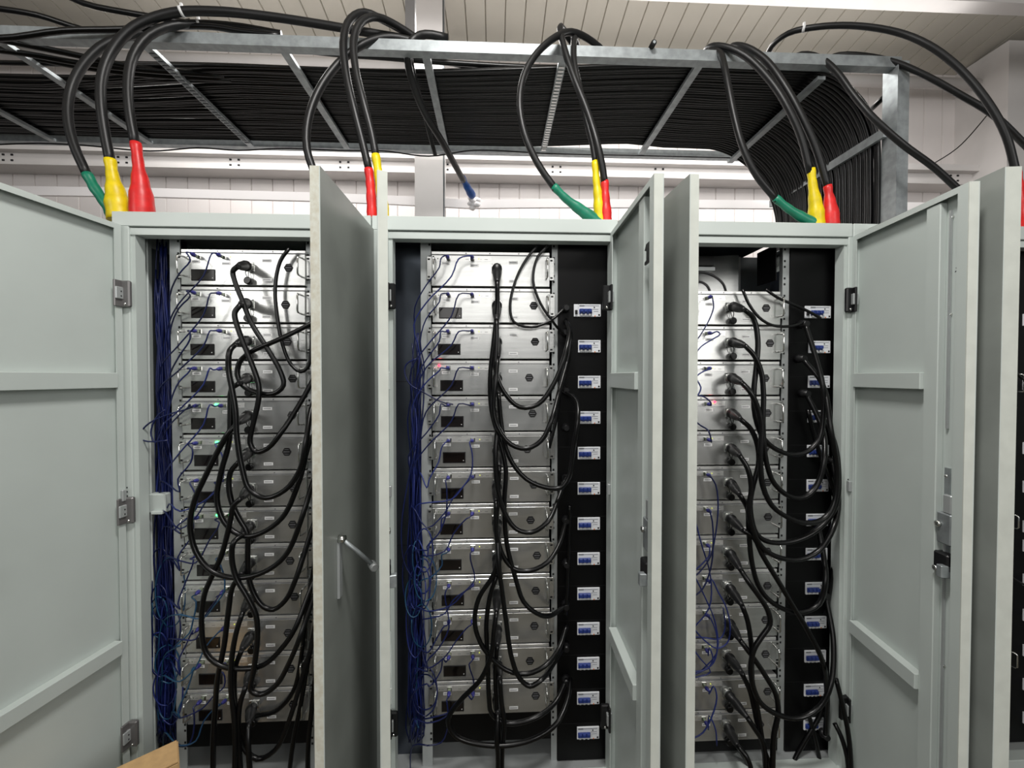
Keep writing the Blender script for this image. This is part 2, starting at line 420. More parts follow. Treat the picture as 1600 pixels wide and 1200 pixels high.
# second group
looped([(660, 68), (610, 58), (570, 68), (530, 98), (498, 142), (481, 190), (480, 235), (497, 284), (512, 320), (522, 352)], (.32, .28, .24, .2, .17, .15, .14, .14, .14, .14), .0150,
       'thick black looped cable dropping behind the raised right door of the left cabinet')
looped([(650, 60), (600, 32), (570, 20), (548, 30), (537, 60), (540, 110), (553, 170), (567, 225), (577, 268)], (.36, .3, .26, .22, .18, .15, .13, .13, .13), .0150,
       'thick black looped cable with red tape, half hidden behind the middle cabinet left door', 'red', [(576, 264), (579, 290), (582, 345)], (.13,)*3, flare=1.3)
looped([(660, 66), (620, 40), (590, 27), (566, 33), (553, 60), (556, 110), (568, 160), (581, 210), (588, 248)], (.36, .3, .25, .2, .17, .14, .12, .12, .12), .0145,
       'thick black looped cable with yellow tape, above the middle cabinet left door', 'yellow', [(587, 242), (592, 275), (597, 310), (600, 345)], (.12,)*4, flare=1.5)
looped([(700, 60), (665, 54), (644, 64), (637, 90), (645, 130), (663, 175), (690, 220), (712, 260), (724, 282)], (.32, .3, .28, .30, .36, .45, .6, .8, .95), .0165,
       'black cable with blue tape ending at the white trunking', 'blue', [(722, 277), (730, 292), (738, 306)], (.95, 1.02, 1.1), flare=1.5)
looped([(640, 68), (642, 95), (650, 130), (660, 165), (670, 205), (680, 242)], (.33, .34, .4, .5, .6, .7), .011,
       'black cable hanging with a bare cut end beside the blue taped cable')
mb = MB(); c = at(740, 313, 1.2)
for k in range(9): 
    q = k*2.4; p = c+Vector((.022*math.cos(q), .01*math.sin(q*2), .020*math.sin(q)-.004*k))
    mb.lathe(p+Vector((0, -.012, .014)), p+Vector((.006, .012, -.014)), [(0, .006), (.3, .024), (.7, .022), (1, .005)], 'trunking', 8)
tag(mb.build('cloth_wrap'), 'crumpled white wrap on the trunking under the blue tape', 'wrap')
# third group
looped([(965, 108), (945, 82), (918, 60), (892, 50), (868, 58), (840, 82), (820, 115), (812, 160), (820, 210), (840, 255), (868, 296)], (.42, .36, .3, .25, .2, .17, .15, .13, .12, .12, .12), .0135,
       'thick black looped cable with green tape, in the group over the middle cabinet', 'green', [(865, 291), (885, 311), (910, 330), (940, 352)], (.12,)*4, flare=1.8)
looped([(905, 85), (898, 60), (897, 95), (906, 140), (917, 190), (926, 225), (931, 258)], (.34, .26, .2, .16, .13, .12, .12), .0125,
       'thick black looped cable with yellow tape, in the group over the middle cabinet', 'yellow', [(930, 252), (932, 285), (935, 310), (938, 352)], (.12,)*4, flare=1.8)
looped([(893, 66), (876, 42), (880, 70), (896, 120), (916, 170), (932, 220), (941, 260), (945, 288)], (.32, .25, .2, .16, .13, .1, .1, .11), .0135,
       'thick black looped cable with red tape, in the group over the middle cabinet', 'red', [(945, 283), (946, 310), (948, 352)], (.11,)*3, flare=1.6)
# fourth group
looped([(1100, 92), (1108, 80), (1124, 82), (1131, 100), (1138, 135), (1147, 180), (1160, 228), (1182, 274), (1214, 313)], (.36, .3, .25, .2, .17, .15, .13, .12, .12), .0130,
       'thick black looped cable with green tape, in the group over the right cabinet', 'green', [(1211, 309), (1232, 326), (1258, 342), (1285, 355)], (.12,)*4, flare=1.6)
looped([(1097, 90), (1108, 74), (1130, 73), (1165, 88), (1205, 128), (1232, 170), (1252, 215), (1266, 270)], (.38, .3, .25, .2, .16, .13, .12, .12), .0135,
       'thick black looped cable with yellow tape, in the group over the right cabinet', 'yellow', [(1267, 264), (1270, 290), (1274, 320), (1277, 356)], (.12,)*4, flare=2.1)
looped([(1135, 86), (1145, 72), (1165, 74), (1195, 93), (1225, 132), (1252, 180), (1275, 232), (1294, 296)], (.38, .3, .25, .2, .15, .12, .11, .11), .0135,
       'thick black looped cable with red tape, in the group over the right cabinet', 'red', [(1293, 290), (1296, 312), (1299, 356)], (.11,)*3, flare=2.2)
# right sweeping cables
looped([(1197, 96), (1206, 72), (1232, 52), (1270, 43), (1330, 40), (1400, 50), (1450, 70), (1500, 108), (1545, 162), (1572, 212), (1588, 272)], (.5, .42, .34, .28, .22, .17, .12, .08, .04, .02, .02), .0125,
       'long black cable arching over the right side, ending in red tape above the far door', 'red', [(1588, 268), (1591, 290), (1594, 330), (1597, 360)], (.02, .02, .03, .04), flare=1.35, tie=(1253, 47))
looped([(1290, 93), (1310, 86), (1350, 87), (1400, 98), (1450, 120), (1500, 148), (1550, 178), (1590, 215), (1640, 270), (1668, 330), (1672, 372)], (.4, .36, .3, .25, .2, .16, .12, .12, .12, .12, .12), .0120,
       'long black cable arching over the tray upright and out past the right edge')
looped([(1232, 94), (1252, 85), (1280, 90), (1305, 110), (1335, 150), (1365, 185), (1410, 225), (1460, 262), (1512, 310), (1550, 345), (1560, 362)], (.4, .34, .28, .23, .18, .14, .12, .12, .12, .12, .12), .0125,
       'black cable crossing the tray upright and dropping behind the right cabinet open door')
for a, b, ya, yb, lab in (((1022, 66), (1000, 106), .22, .40, 'short cut cable stub poking up over the near tray rail, middle'), ((1383, 150), (1352, 180), .35, .5, 'short cut cable stub poking out of the cable bend by the upright')):
    mb = MB(); A, B = at(*a, ya), at(*b, yb); mb.tube([A, A*.5+B*.5, B], .0115, 'rubber', 10); mb.cyl(A, A+(A-B).normalized()*.004, .006, 'zinc', 8)
    tag(mb.build('power_cable'), lab, 'cable')

# ------------------------------------------------------------------ cabinets
def leaf_door(cab, k, side, hx, hy, ang, L, name_lab, z1=ZD, t=.026, s0=.695, s1=.80):
    """side +1: hinge at left (leaf runs +x when shut); -1: hinge at right"""
    # local frame: x from hinge to free edge, y: 0 outer .. t inner, z up
    s = side
    # shut: world = (hx + s*x, y); opened by ang toward -Y
    c, sn = math.cos(ang), math.sin(ang)
    ex = Vector((s*c, -sn, 0)); ey = Vector((s*sn, c, 0))
    if s < 0: ey = Vector((-sn, c, 0))
    if s > 0: ey = Vector((sn, c, 0))
    Mx = Matrix(((ex.x, ey.x, 0, hx), (ex.y, ey.y, 0, hy), (0, 0, 1, 0), (0, 0, 0, 1)))
    z0 = .06
    mb = MB(); m = 'paint'
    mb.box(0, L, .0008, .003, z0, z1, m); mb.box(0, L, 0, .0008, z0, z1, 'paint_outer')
    mb.box(0, .003, .003, t, z0, z1, m)
    mb.box(L-.003, L, .003, t, z0, z1, 'scuffed' if (k == 0 and side < 0) else 'paint_edge')
    mb.box(.003, L-.003, .003, t, z1-.003, z1, m); mb.box(.003, L-.003, .003, t, z0, z0+.003, m)
    mb.box(.003, .022, t-.003, t, z0+.003, z1-.003, m)
    mb.box(.022, L-.032, t-.003, t, z1-.018, z1-.003, m); mb.box(.022, L-.032, t-.003, t, z0+.003, z0+.018, m)
    mb.box(L-.032, L-.003, t-.003, t, z0+.003, z1-.003, m)
    d = mb.build('door', cab, mw=Mx); tag(d, name_lab)
    def sub(mb, nm, lab=None):
        o = mb.build(nm, d, mw=Mx)
        if lab: o['label'] = lab
        return o
    # stiffening stile near the free edge
    mb = MB(); mb.box(L*s0, L*s1, .003, t-.004, z0+.02, z1-.02, m, .002)
    sub(mb, 'stile')
    mb = MB(); mb.box(.022, L*s0, .003, t+.006, 1.532, 1.584, m, .0015); sub(mb, 'crossbar')
    mb = MB(); mb.box(.022, L*s0, .003, t+.006, .60, .648, m, .0015); sub(mb, 'crossbar')
    mb = MB()
    for z in (.25, .72, 1.28, 1.75, 2.03): mb.lathe((L*0.835, .003, z), (L*0.835, .010, z), [(0, .006), (.7, .006), (1, .003)], 'chrome', 8)
    sub(mb, 'screw_row')
    # lock mechanism inside
    mb = MB()
    mb.box(L*0.825, L*0.860, .003, .008, 0.985, 1.305, 'zinc'); mb.box(L*0.810, L*0.910, .003, .022, 1.085, 1.175, 'zinc', .003)
    mb.box(L*0.845, L*0.905, .008, .020, 1.175, 1.230, 'post', .003)
    mb.lathe((L*0.830, .022, 1.140), (L*0.830, .030, 1.140), [(0, .009), (.8, .009), (1, .004)], 'chrome', 12)
    mb.box(L*0.810, L*0.915, .003, .03, 1.010, 1.060, 'black_plastic', .004); mb.box(L*0.875, L*0.915, .02, .045, 0.995, 1.030, 'zinc', .002)
    mb.lathe((L*0.835, .03, 1.010), (L*0.835, .036, 1.010), [(0, .008), (.8, .008), (1, .004)], 'chrome', 12)
    sub(mb, 'lock')
    mb = MB(); mb.box(L*0.835, L*0.845, .006, .012, z0+.05, 1.10, 'post'); mb.box(L*0.835, L*0.845, .006, .012, 1.42, z1-.05, 'post'); sub(mb, 'latch_rod')
    if k == 1 and side < 0:
        a_, b_ = L*.84, L-.034
        mb = MB(); mb.prism([(a_, t-.004, 1.88), (b_, t-.004, 1.88), (b_, t-.004, 1.935), (a_+.012, t-.004, 1.935), (a_, t-.004, 1.92), (a_+.014, t-.004, 1.915), (a_+.014, t-.004, 1.89), (a_, t-.004, 1.888)], (0, .004, 0), 'black_plastic')
        sub(mb, 'hook_slot', 'black hook shaped slot')
    if k == 2 and side < 0:
        mb = MB()
        for q in range(3):
            c_, s_ = math.cos(q*PI/3+.3)*.011, math.sin(q*PI/3+.3)*.011
            mb.tube([(L*.885-c_, .0035, 1.875-s_), (L*.885+c_, .0035, 1.875+s_)], .0011, 'black_plastic', 5)
        sub(mb, 'pen_mark', 'small dark star shaped mark')
    # swing handle on the outer face
    mb = MB()
    if k == 0 and side < 0:
        mb.box(L-.105, L-.082, -.008, 0, .955, 1.125, 'post', .002)
        sub(mb, 'handle_plate', 'pale handle plate')
        mb = MB()
        mb.tube([(L-.09, -.012, 1.12), (L-.115, -.045, 1.075), (L-.14, -.085, 1.02)], .006, 'zinc', 8)
        mb.lathe((L-.09, -.004, 1.12), (L-.09, -.022, 1.12), [(0, .012), (1, .01)], 'chrome', 12)
        mb.lathe((L-.155, -.072, 1.02), (L-.125, -.092, 1.02), [(0, .009), (.1, .012), (.9, .012), (1, .009)], 'post', 12)
        sub(mb, 'lever_handle', 'metal swing lever')
    # hinges
    hm = 'hinge_grey' if k == 0 and side > 0 else 'black_plastic'
    for z in (1.86, .30) if hm != 'hinge_grey' else (1.86, 1.10, .30):
        mb = MB()
        mb.box(.001, .030, t-.002, t+.006, z-.046, z+.046, hm, .002); mb.box(.004, .030, t+.006, t+.012, z-.020, z+.022, 'post', .002)
        mb.box(.012, .015, t+.012, t+.013, z+.004, z+.009, 'black_void'); mb.box(.012, .015, t+.012, t+.013, z-.012, z-.007, 'black_void')
        sub(mb, 'hinge', 'hinge leaf with pale tab')
    hx0, hx1 = (hx+t+.001, hx+t+.030) if side > 0 else (hx-t-.030, hx-t-.001)
    for z in (1.86, .30) if hm != 'hinge_grey' else (1.86, 1.10, .30):
        mb = MB(); mb.box(hx0, hx1, -.016, -.0005, z-.046, z+.046, hm, .004)
        if side > 0: mb.box(hx0-.010, hx0+.008, -.024, -.016, z-.020, z+.022, 'post', .002)
        else: mb.box(hx1-.008, hx1+.010, -.024, -.016, z-.020, z+.022, 'post', .002)
        mb.lathe(((hx0+hx1)/2, -.014, z-.036), ((hx0+hx1)/2, -.019, z-.036), [(0, .005), (.7, .005), (1, .002)], 'chrome', 10)
        o = mb.build('hinge_block', cab); o['label'] = 'grey hinge block' if hm == 'hinge_grey' else 'black hinge block'
    mb = MB(); mb.box(.003, .018, t, t+.010, 1.135, 1.175, 'post', .002); sub(mb, 'catch_block')
    return d

CABX = [(k*W+.022, k*W+.920) for k in range(4)]
def pxr(k, rows):       # helper for the rack heights
    return rows
def cabinet(k):
    x0, x1 = CABX[k]; xa, xb = k*W+OA, k*W+OB
    lab = ['pale grey-green steel cabinet at the left with a blue cord bundle inside', 'pale grey-green steel cabinet in the middle with a black breaker column',
           'pale grey-green steel cabinet on the right with an empty top slot', 'pale grey-green steel cabinet beyond the far right door, mostly hidden'][k]
    cab = empty('server_cabinet', ((x0+x1)/2, DEP/2, 0), lab, 'server cabinet', 'row of server cabinets')
    P = 'paint'
    g = .001
    mb = MB()
    # front frame, outer tier and recessed inner tier
    mb.box(x0+g, x1-g, 0, .045, 2.10, ZT, P, .002)
    mb.box(x0+g, x1-g, .006, .05, ZO, 2.096, P)
    mb.box(x0+g, xa-.014, 0, .045, 0, 2.10, P, .002); mb.box(xa-.014, xa, .010, .05, .05, ZO, P)
    mb.box(xb+.010, x1-g, 0, .045, 0, 2.10, P, .002); mb.box(xb, xb+.010, .010, .05, .05, ZO, P)
    mb.box(xa-.014, xb+.010, .0, .045, 0, ZB, P, .002)
    for zz in (1.145, 1.160, 1.175):
        for xx in (xa-.035, xb+.018): mb.box(xx, xx+.004, -.0006, 0, zz, zz+.005, 'black_void')
    mb.build('frame', cab)
    mb = MB()
    if k != 2: mb.box(x0+g, x1-g, .045, DEP, ZT-.003, ZT, P)
    else:
        sx0, sx1 = at(1157, 402, .45).x, at(1190, 402, .45).x
        for a_, b_, c_, d_ in ((x0+g, sx0, .045, DEP), (sx1, x1-g, .045, DEP), (sx0, sx1, .045, .10), (sx0, sx1, .452, DEP)):
            mb.box(a_, b_, c_, d_, ZT-.0015, ZT, P); mb.box(a_, b_, c_+.006, d_, ZT-.003, ZT-.0015, 'dark_gloss')
    mb.build('roof_panel', cab)
    lt = 'paint' if k == 0 else 'dark_sheet'
    mb = MB(); mb.box(x0+g, x0+.004, .045, DEP, 0, ZT-.003, P); mb.box(x0+.004, x0+.006, .05, DEP-.004, ZB, ZO, 'inner_grey' if k == 0 else 'dark_sheet'); mb.build('side_panel', cab)
    mb = MB(); mb.box(x1-.004, x1-g, .045, DEP, 0, ZT-.003, P); mb.box(x1-.006, x1-.004, .05, DEP-.004, ZB, ZO, 'dark_sheet'); mb.build('side_panel', cab)
    mb = MB(); mb.box(x0+.006, x1-.006, DEP-.004, DEP, 0, ZT-.003, 'dark_sheet'); mb.build('back_panel', cab)
    mb = MB(); mb.box(x0+.006, x1-.006, .045, DEP-.004, ZB-.01, ZB, 'concrete' if False else 'post'); mb.build('base_plate', cab)
    return cab
cabs = [cabinet(k) for k in range(4)]
# extra inner channels of the left cabinet
xa = OA
mb = MB()
X1 = at(226, 600, .075).x; X2 = at(240, 600, .13).x
mb.box(xa-.03, X1, .075, .095, ZB, ZO+.02, 'paint', .003); mb.prism([(X1, .09, ZB), (X2, .13, ZB), (X2-.003, .133, ZB), (X1-.003, .093, ZB)], (0, 0, ZO-ZB+.02), 'paint')
p = at(240, 772, .07); q = at(258, 802, .07)
mb.box(p.x-.02, q.x, .07, .10, q.z, p.z, 'paint', .004); mb.box(p.x, q.x, .055, .07, q.z, q.z+.012, 'paint', .002)
mb.build('inner_channel', cabs[0])
mb = MB(); mb.box(xa-.02, at(270, 600, .20).x+.06, .20, .203, ZB, ZO+.04, 'black_void'); mb.build('side_sheet', cabs[0])  # added black sheet standing in for the dark behind the bundle
mb = MB(); mb.box(W+.03, at(664, 600, .13).x, .13, .133, ZB, ZO+.04, 'dark_gloss')  # added glossy sheet, set shallow so it reflects the hall
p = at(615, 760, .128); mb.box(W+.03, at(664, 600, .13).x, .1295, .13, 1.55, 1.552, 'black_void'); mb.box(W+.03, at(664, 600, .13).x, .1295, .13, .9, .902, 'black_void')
mb.build('side_sheet', cabs[1])

# rack posts, breaker panels
RY = .06
post_px = [((268, 284), (480, 496)), ((658, 674), (862, 871)), ((1080, 1092), (1221, 1231)), None]
POSTX = []
for k in range(3):
    (a, b), (c, d) = post_px[k]
    ya = 560
    ax, bx, cx_, dx = [at(v, ya, RY+.02).x for v in (a, b, c, d)]
    if k == 2: ax, bx = POSTX[1][0]+W+.0, POSTX[1][1]+W
    POSTX.append((ax, bx, cx_, dx))
    for (u, v) in ((ax, bx), (cx_, dx)):
        mb = MB(); mb.box(u, v, RY+.018, RY+.021, ZB, ZO+.04, 'post'); 
        e = u if u == ax else v-.003
        mb.box(e, e+.003, RY+.021, RY+.07, ZB, ZO+.04, 'post')
        zz = ZB+.1
        i = 0
        while zz < ZO:
            if i % 3 != 2:
                xm = (v-.009) if u == ax else (u+.004)
                mb.box(xm-.000, xm+.007, RY+.0172, RY+.018, zz, zz+.008, 'black_void')
            zz += .0228; i += 1
        mb.build('rack_post', cabs[k])
        mb = MB(); mb.box(u, v, DEP-.10, DEP-.08, ZB, ZO+.04, 'post'); mb.build('rack_post', cabs[k])
    xr = k*W+.913
    mb = MB(); mb.box(dx+.001, xr, RY+.012, RY+.015, ZB+.004, ZO+.04, 'black_panel')
    mb.box(dx+.001, dx+.004, RY+.015, RY+.06, ZB+.004, ZO+.04, 'black_panel')
    for zz in [ZB+.15+.1365*i for i in range(13)]: mb.box(dx+.002, xr, RY+.0115, RY+.012, zz, zz+.0012, 'black_void')
    mb.build('breaker_panel', cabs[k])
    # added backing sheet that keeps the inside dark, and blanking panel below the units
    mb = MB(); mb.box(bx+.003, cx_-.003, DEP-.14, DEP-.135, ZB, ZO+.04, 'black_void' if k < 2 else 'dark_gloss'); mb.build('dark_backing', cabs[k])
zbl = at(770, 1162, RY+.02).z
for k in range(3):
    ax, bx, cx_, dx = POSTX[k]
    top = at([380, 770, 1160][k], [1131, 1115, 1156][k], RY).z-.006
    low = at([380, 770, 1160][k], [1170, 1163, 1181][k], RY).z
    low = max(low, ZB+.012)
    mb = MB(); mb.box(bx+.001, cx_-.001, RY+.016, RY+.019, low, top, 'black_panel'); mb.build('blanking_panel', cabs[k])

# doors
leaf_door(cabs[0], 0, 1, .036, -.004, PI/2+.137, .435, 'left door swung wide open, inner face showing', s0=.83, s1=.90)
leaf_door(cabs[0], 0, -1, .931, -.004, 1.562, .435, 'right door open edge-on with scuffed edge')
leaf_door(cabs[1], 1, 1, W+.052, -.004, 1.312, .435, 'left door open edge-on')
leaf_door(cabs[1], 1, -1, W+OB+.022, -.004, 1.545, .435, 'right door open, inner face showing')
leaf_door(cabs[2], 2, 1, 2*W+.052, -.004, 1.522, .435, 'left door open edge-on')
leaf_door(cabs[2], 2, -1, 2*W+OB+.048, -.004, 1.42, .435, 'right door swung open, inner face showing')
leaf_door(cabs[3], 3, 1, 3*W+.075, -.004, 1.686, .450, 'left door open edge-on, slightly taller', z1=ZD+.03, t=.042)

# ------------------------------------------------------------------ server units
UW = .448; 
def make_unit(H, cap):
    """origin: front lower left corner of the chassis face; front looks to -y"""
    root = empty('server_unit', (0, 0, 0), 'x', 'server unit')
    ch = []
    def part(mb, nm, lab=None):
        o = mb.build(nm, root); 
        if lab: o['label'] = lab
        ch.append((o, [])); return o
    mb = MB(); S = 'silver'; h = H-.007
    mb.box(0, UW, 0, .36, 0, h-.014, S, .0012)
    mb.box(0, UW, .0035, .36, h-.014, h-.011, 'label_ink'); mb.box(0, UW, .0015, .36, h-.011, h, 'silver_lip', .001)
    for x in (.13, .22, .33): mb.cyl((x, -.0006, h-.006), (x, .002, h-.006), .0022, 'label_ink', 8)
    part(mb, 'chassis')
    for s in (0, 1):
        mb = MB(); a, b = ((-.018, -.0005) if s == 0 else (UW+.0005, UW+.018))
        mb.box(a, b, .006, .009, h*.20, h*.86, S, .0006); mb.box((-.0035 if s == 0 else UW+.0005), (-.0005 if s == 0 else UW+.0035), .009, .05, h*.2, h*.86, S)
        for z in (h*.27, h*.78):
            xm = (a+b)/2; mb.box(xm-.006, xm+.003, .0052, .006, z-.003, z+.003, 'black_void')
        part(mb, 'mounting_ear')
        mb = MB(); x = .012 if s == 0 else UW-.012
        p = [(x, .0, h*.24), (x, -.030, h*.25), (x, -.034, h*.30), (x, -.034, h*.72), (x, -.030, h*.77), (x, 0, h*.78)]
        mb.tube(p, .0034, 'chrome', 8); part(mb, 'handle', 'chrome pull handle')
        
    mb = MB(); mb.box(.028, .114, -.0022, 0, .014, .056, 'badge', .0008); mb.box(.031, .111, -.0027, -.0022, .017, .053, 'display'); mb.cyl((.106, -.0038, .024), (.106, -.0027, .024), .0017, 'label_white', 8)
    part(mb, 'display', 'black display window')
    mb = MB(); mb.box(.012, .225, -.0006, 0, h-.036, h-.018, 'silver_lip')
    for x, w_ in ((.03, .010), (.095, .012), (.128, .012), (.185, .003), (.20, .012)): mb.box(x, x+w_, -.0009, -.0006, h-.030, h-.0285, 'label_ink')
    part(mb, 'port_strip')
    for x in (.062, .152):
        mb = MB(); mb.box(x-.009, x+.009, -.003, 0, h-.036, h-.020, 'chrome', .0005); mb.box(x-.006, x+.006, -.0034, -.003, h-.034, h-.023, 'black_void'); part(mb, 'network_port')
    for x, z, w_ in ((.038, h-.046, .030), (.146, h-.052, .032), (.292, h-.040, .034), (.292, .020, .034)):
        mb = MB(); mb.box(x, x+w_, -.0008, 0, z-.0055, z+.0055, 'label_white')
        for q in range(5): mb.box(x+.004+q*(w_-.008)/5, x+.004+q*(w_-.008)/5+(w_-.008)/7, -.0011, -.0008, z-.0018, z+.0018, 'label_ink')
        part(mb, 'label_plate', 'white printed label')
    mb = MB(); cx_, cz_ = .382, h*.50
    mb.prism([(cx_+.0165*math.cos(PI/3*i), 0, cz_+.0165*math.sin(PI/3*i)) for i in range(6)], (0, -.002, 0), 'badge')
    for q in range(7): mb.box(cx_-.011+q*.0032, cx_-.0088+q*.0032, -.0024, -.002, cz_-.0016, cz_+.0018, 'badge_ink')
    for sg in (1, -1):
        mb.box(cx_-.008, cx_+.008, -.0023, -.002, cz_+sg*.0085-.0006, cz_+sg*.0085+.0006, 'label_ink')
    part(mb, 'badge', 'black hexagonal badge')
    mb = MB(); x, z = .245, h*.52
    mb.box(x-.018, x+.018, -.003, 0, z-.018, z+.018, 'chrome', .001)
    for dx in (-.0145, .0145):
        for dz in (-.0145, .0145): mb.cyl((x+dx, -.0045, z+dz), (x+dx, -.003, z+dz), .002, 'label_ink', 8)
    mb.cyl((x, -.003, z), (x, -.016, z), .0145, 'silver_lip', 16)
    part(mb, 'power_socket')
    if cap:
        mb = MB(); mb.tube([(x-.006, -.012, z-.012), (x-.005, -.016, z-.028), (x+.002, -.014, z-.045)], .0015, 'rubber', 6); mb.tube([(x+.004, -.012, z-.012), (x+.006, -.016, z-.028), (x+.004, -.014, z-.045)], .0015, 'rubber', 6)
        mb.lathe((x+.003, -.006, z-.055), (x+.003, -.022, z-.055), [(0, .012), (.1, .014), (.8, .014), (1, .011)], 'rubber', 14)
        part(mb, 'dust_cap', 'black rubber cap on a strap')
    mb = MB(); mb.box(.022, .026, -.0012, 0, h-.030, h-.026, 'led_off'); mb.lathe((.178, -.0003, h-.027), (.178, -.003, h-.027), [(0, .002), (.6, .002), (1, .001)], 'led_yellow', 8)
    part(mb, 'indicator_light')
    return root, ch
bottoms = {
 0: [445.5, 503, 561, 618, 676, 733, 791, 848.5, 905, 959, 1016, 1074, 1131],
 1: [446, 504, 561, 617, 673, 729, 785, 841, 895.5, 952, 1003, 1059, 1115],
 2: [507, 561.5, 617, 671, 724.5, 780, 834, 890, 942, 994, 1047, 1107, 1156]}
tops0 = {0: 388, 1: 390, 2: 452.5}
leftpx = {0: 284.5, 1: 675.5, 2: None}
midx = {0: 380, 1: 770, 2: 1160}
badge_px = {0: [451, 444, 447, 455, 454, 446, 457, 455, 451, 458, 448, 452, 456],
            1: [None, 834, 836, 827, 832, 824, 834, 829, 839, 837, 835, 828, 837],
            2: [1197, 1200, None, 1196, 1193, 1196, 1197, 1196, 1196, 1193, 1193, 1199, None]}
disp_px = {0: [299, 295, 294, 295, 295, 300, 300, 300, 304, 303, 303, 307, 307],
           1: [None, 686, 684, 688, 689, 692, 689, 688, 686, 690, 689, 693, 690],
           2: [None]*13}
def fit(vals):
    n = len(vals); mx = (n-1)/2; mv = sum(vals)/n
    s = sum((i-mx)*(v-mv) for i, v in enumerate(vals))/sum((i-mx)**2 for i in range(n))
    return [mv+s*(i-mx) for i in range(n)]
UNIT = {}      # (k, i) -> dict with geometry
for k in range(3):
    nreg = 11 if k == 2 else 13
    zs = [at(midx[k], tops0[k], RY).z]+[at(midx[k], y, RY).z for y in bottoms[k]]
    reg = fit(zs[:nreg+1]); zs[:nreg+1] = reg
    H = reg[0]-reg[1]
    proto = {}
    lx = at(leftpx[k], 600, RY).x if k < 2 else at(1218.5, 600, RY).x-UW
    for i in range(13):
        z1 = zs[i]; z0 = zs[i+1]
        if k == 2 and i == 11: z1 = zs[11]-.014
        hh = round(z1-z0, 3)
        if hh not in proto:
            proto[hh] = make_unit(hh, k != 1); first = True
            r, ch = proto[hh][0], [c for c, _ in proto[hh][1]]
            r.location = (lx, RY, z0)
        else: r, ch = dup(proto[hh], (lx, RY, z0))
        UNIT[k, i] = dict(x=lx, z0=z0, h=hh-.007, root=r)
        jx = random.uniform(-.002, .002); r.location.x += jx
        r['label'] = 'silver server unit, %s from the top in the %s cabinet' % (ORD[i], CN[k])
        if i == 0: r['label'] = 'silver server unit at the very top of the %s cabinet' % CN[k]
        if i == 12: r['label'] = 'silver server unit at the very bottom of the %s cabinet' % CN[k]
        r['group'] = 'server units in the %s cabinet' % CN[k]
        rem = []
        for c in ch:
            st = c.name.split('.')[0]
            if st == 'badge':
                b = badge_px[k][i]
                if k == 1 and i == 0: rem.append(c)
                elif b: c.location.x += at(b, (bottoms[k][i]-26), RY).x-(lx+.382)-jx
            if st == 'display':
                b = disp_px[k][i]
                if k == 1 and i == 0: rem.append(c)
                elif b: c.location.x += at(b, bottoms[k][i]-15, RY).x-(lx+.028)-jx
            if st == 'power_socket' or st == 'dust_cap':
                pass
        UNIT[k, i]['rem'] = rem
for d in UNIT.values():
    for c in d['rem']: bpy.data.objects.remove(c)
# lit status lamps
def led(k, i, x, y, m, lab):
    u = UNIT[k, i]; p = at(x, y, RY-.004)
    mb = MB(); mb.lathe((p.x, RY-.0005, p.z), (p.x, RY-.008, p.z), [(0, .004), (.6, .004), (1, .0015)], m, 10)
    o = mb.build('status_light'); o.parent = u['root']; o.matrix_parent_inverse = Matrix.Translation(u['root'].location).inverted()
    o['label'] = lab
led(1, 3, 686, 571, 'led_red', 'glowing red light'); led(2, 3, 1117, 628, 'led_red', 'glowing red light')
led(0, 4, 337, 632, 'led_green', 'glowing green light'); led(0, 5, 338, 691, 'led_green', 'glowing green light'); led(0, 7, 339, 805, 'led_green', 'glowing green light')

# ------------------------------------------------------------------ circuit breakers
def make_breaker():
    root = empty('circuit_breaker', (0, 0, 0), 'x', 'circuit breaker'); ch = []
    mb = MB(); mb.box(-.044, .044, -.006, .0, -.024, .024, 'breaker_white', .0012)
    mb.box(-.040, .036, -.0066, -.006, .017, .0195, 'breaker_grey'); mb.box(-.040, -.020, -.0067, -.006, .0155, .0205, 'label_ink')
    mb.box(.010, .034, -.0066, -.006, .004, .006, 'breaker_grey'); mb.box(.016, .034, -.0066, -.006, -.004, -.002, 'breaker_grey')
    mb.cyl((.018, -.0075, .012), (.018, -.006, .012), .0024, 'badge', 8); mb.box(.034, .040, -.0068, -.006, -.020, -.014, 'badge')
    mb.box(.019, .023, -.0068, -.006, -.0235, -.019, 'breaker_orange')
    ch.append((mb.build('case', root), []))
    mb = MB(); mb.box(-.041, .008, -.013, -.006, -.014, .006, 'breaker_blue', .002)
    for x in (-.032, -.016, 0): mb.box(x-.004, x+.003, -.0125, -.006, -.0195, -.0125, 'label_white')
    for x in (-.039, -.023, -.007): mb.box(x, x+.013, -.019, -.012, -.008, .005, 'breaker_blue', .0015)
    t = mb.build('toggle', root); t['label'] = 'dark blue toggles'; ch.append((t, []))
    return root, ch
bp = None
by = {1: [485, 541, 597, 652, 708, 763, 818, 873, 927, 981, 1036, 1089, 1143], 2: [488, 542, 597, 651, 704, 759, 811, 865, 918, 971, 1024, 1077, 1130]}
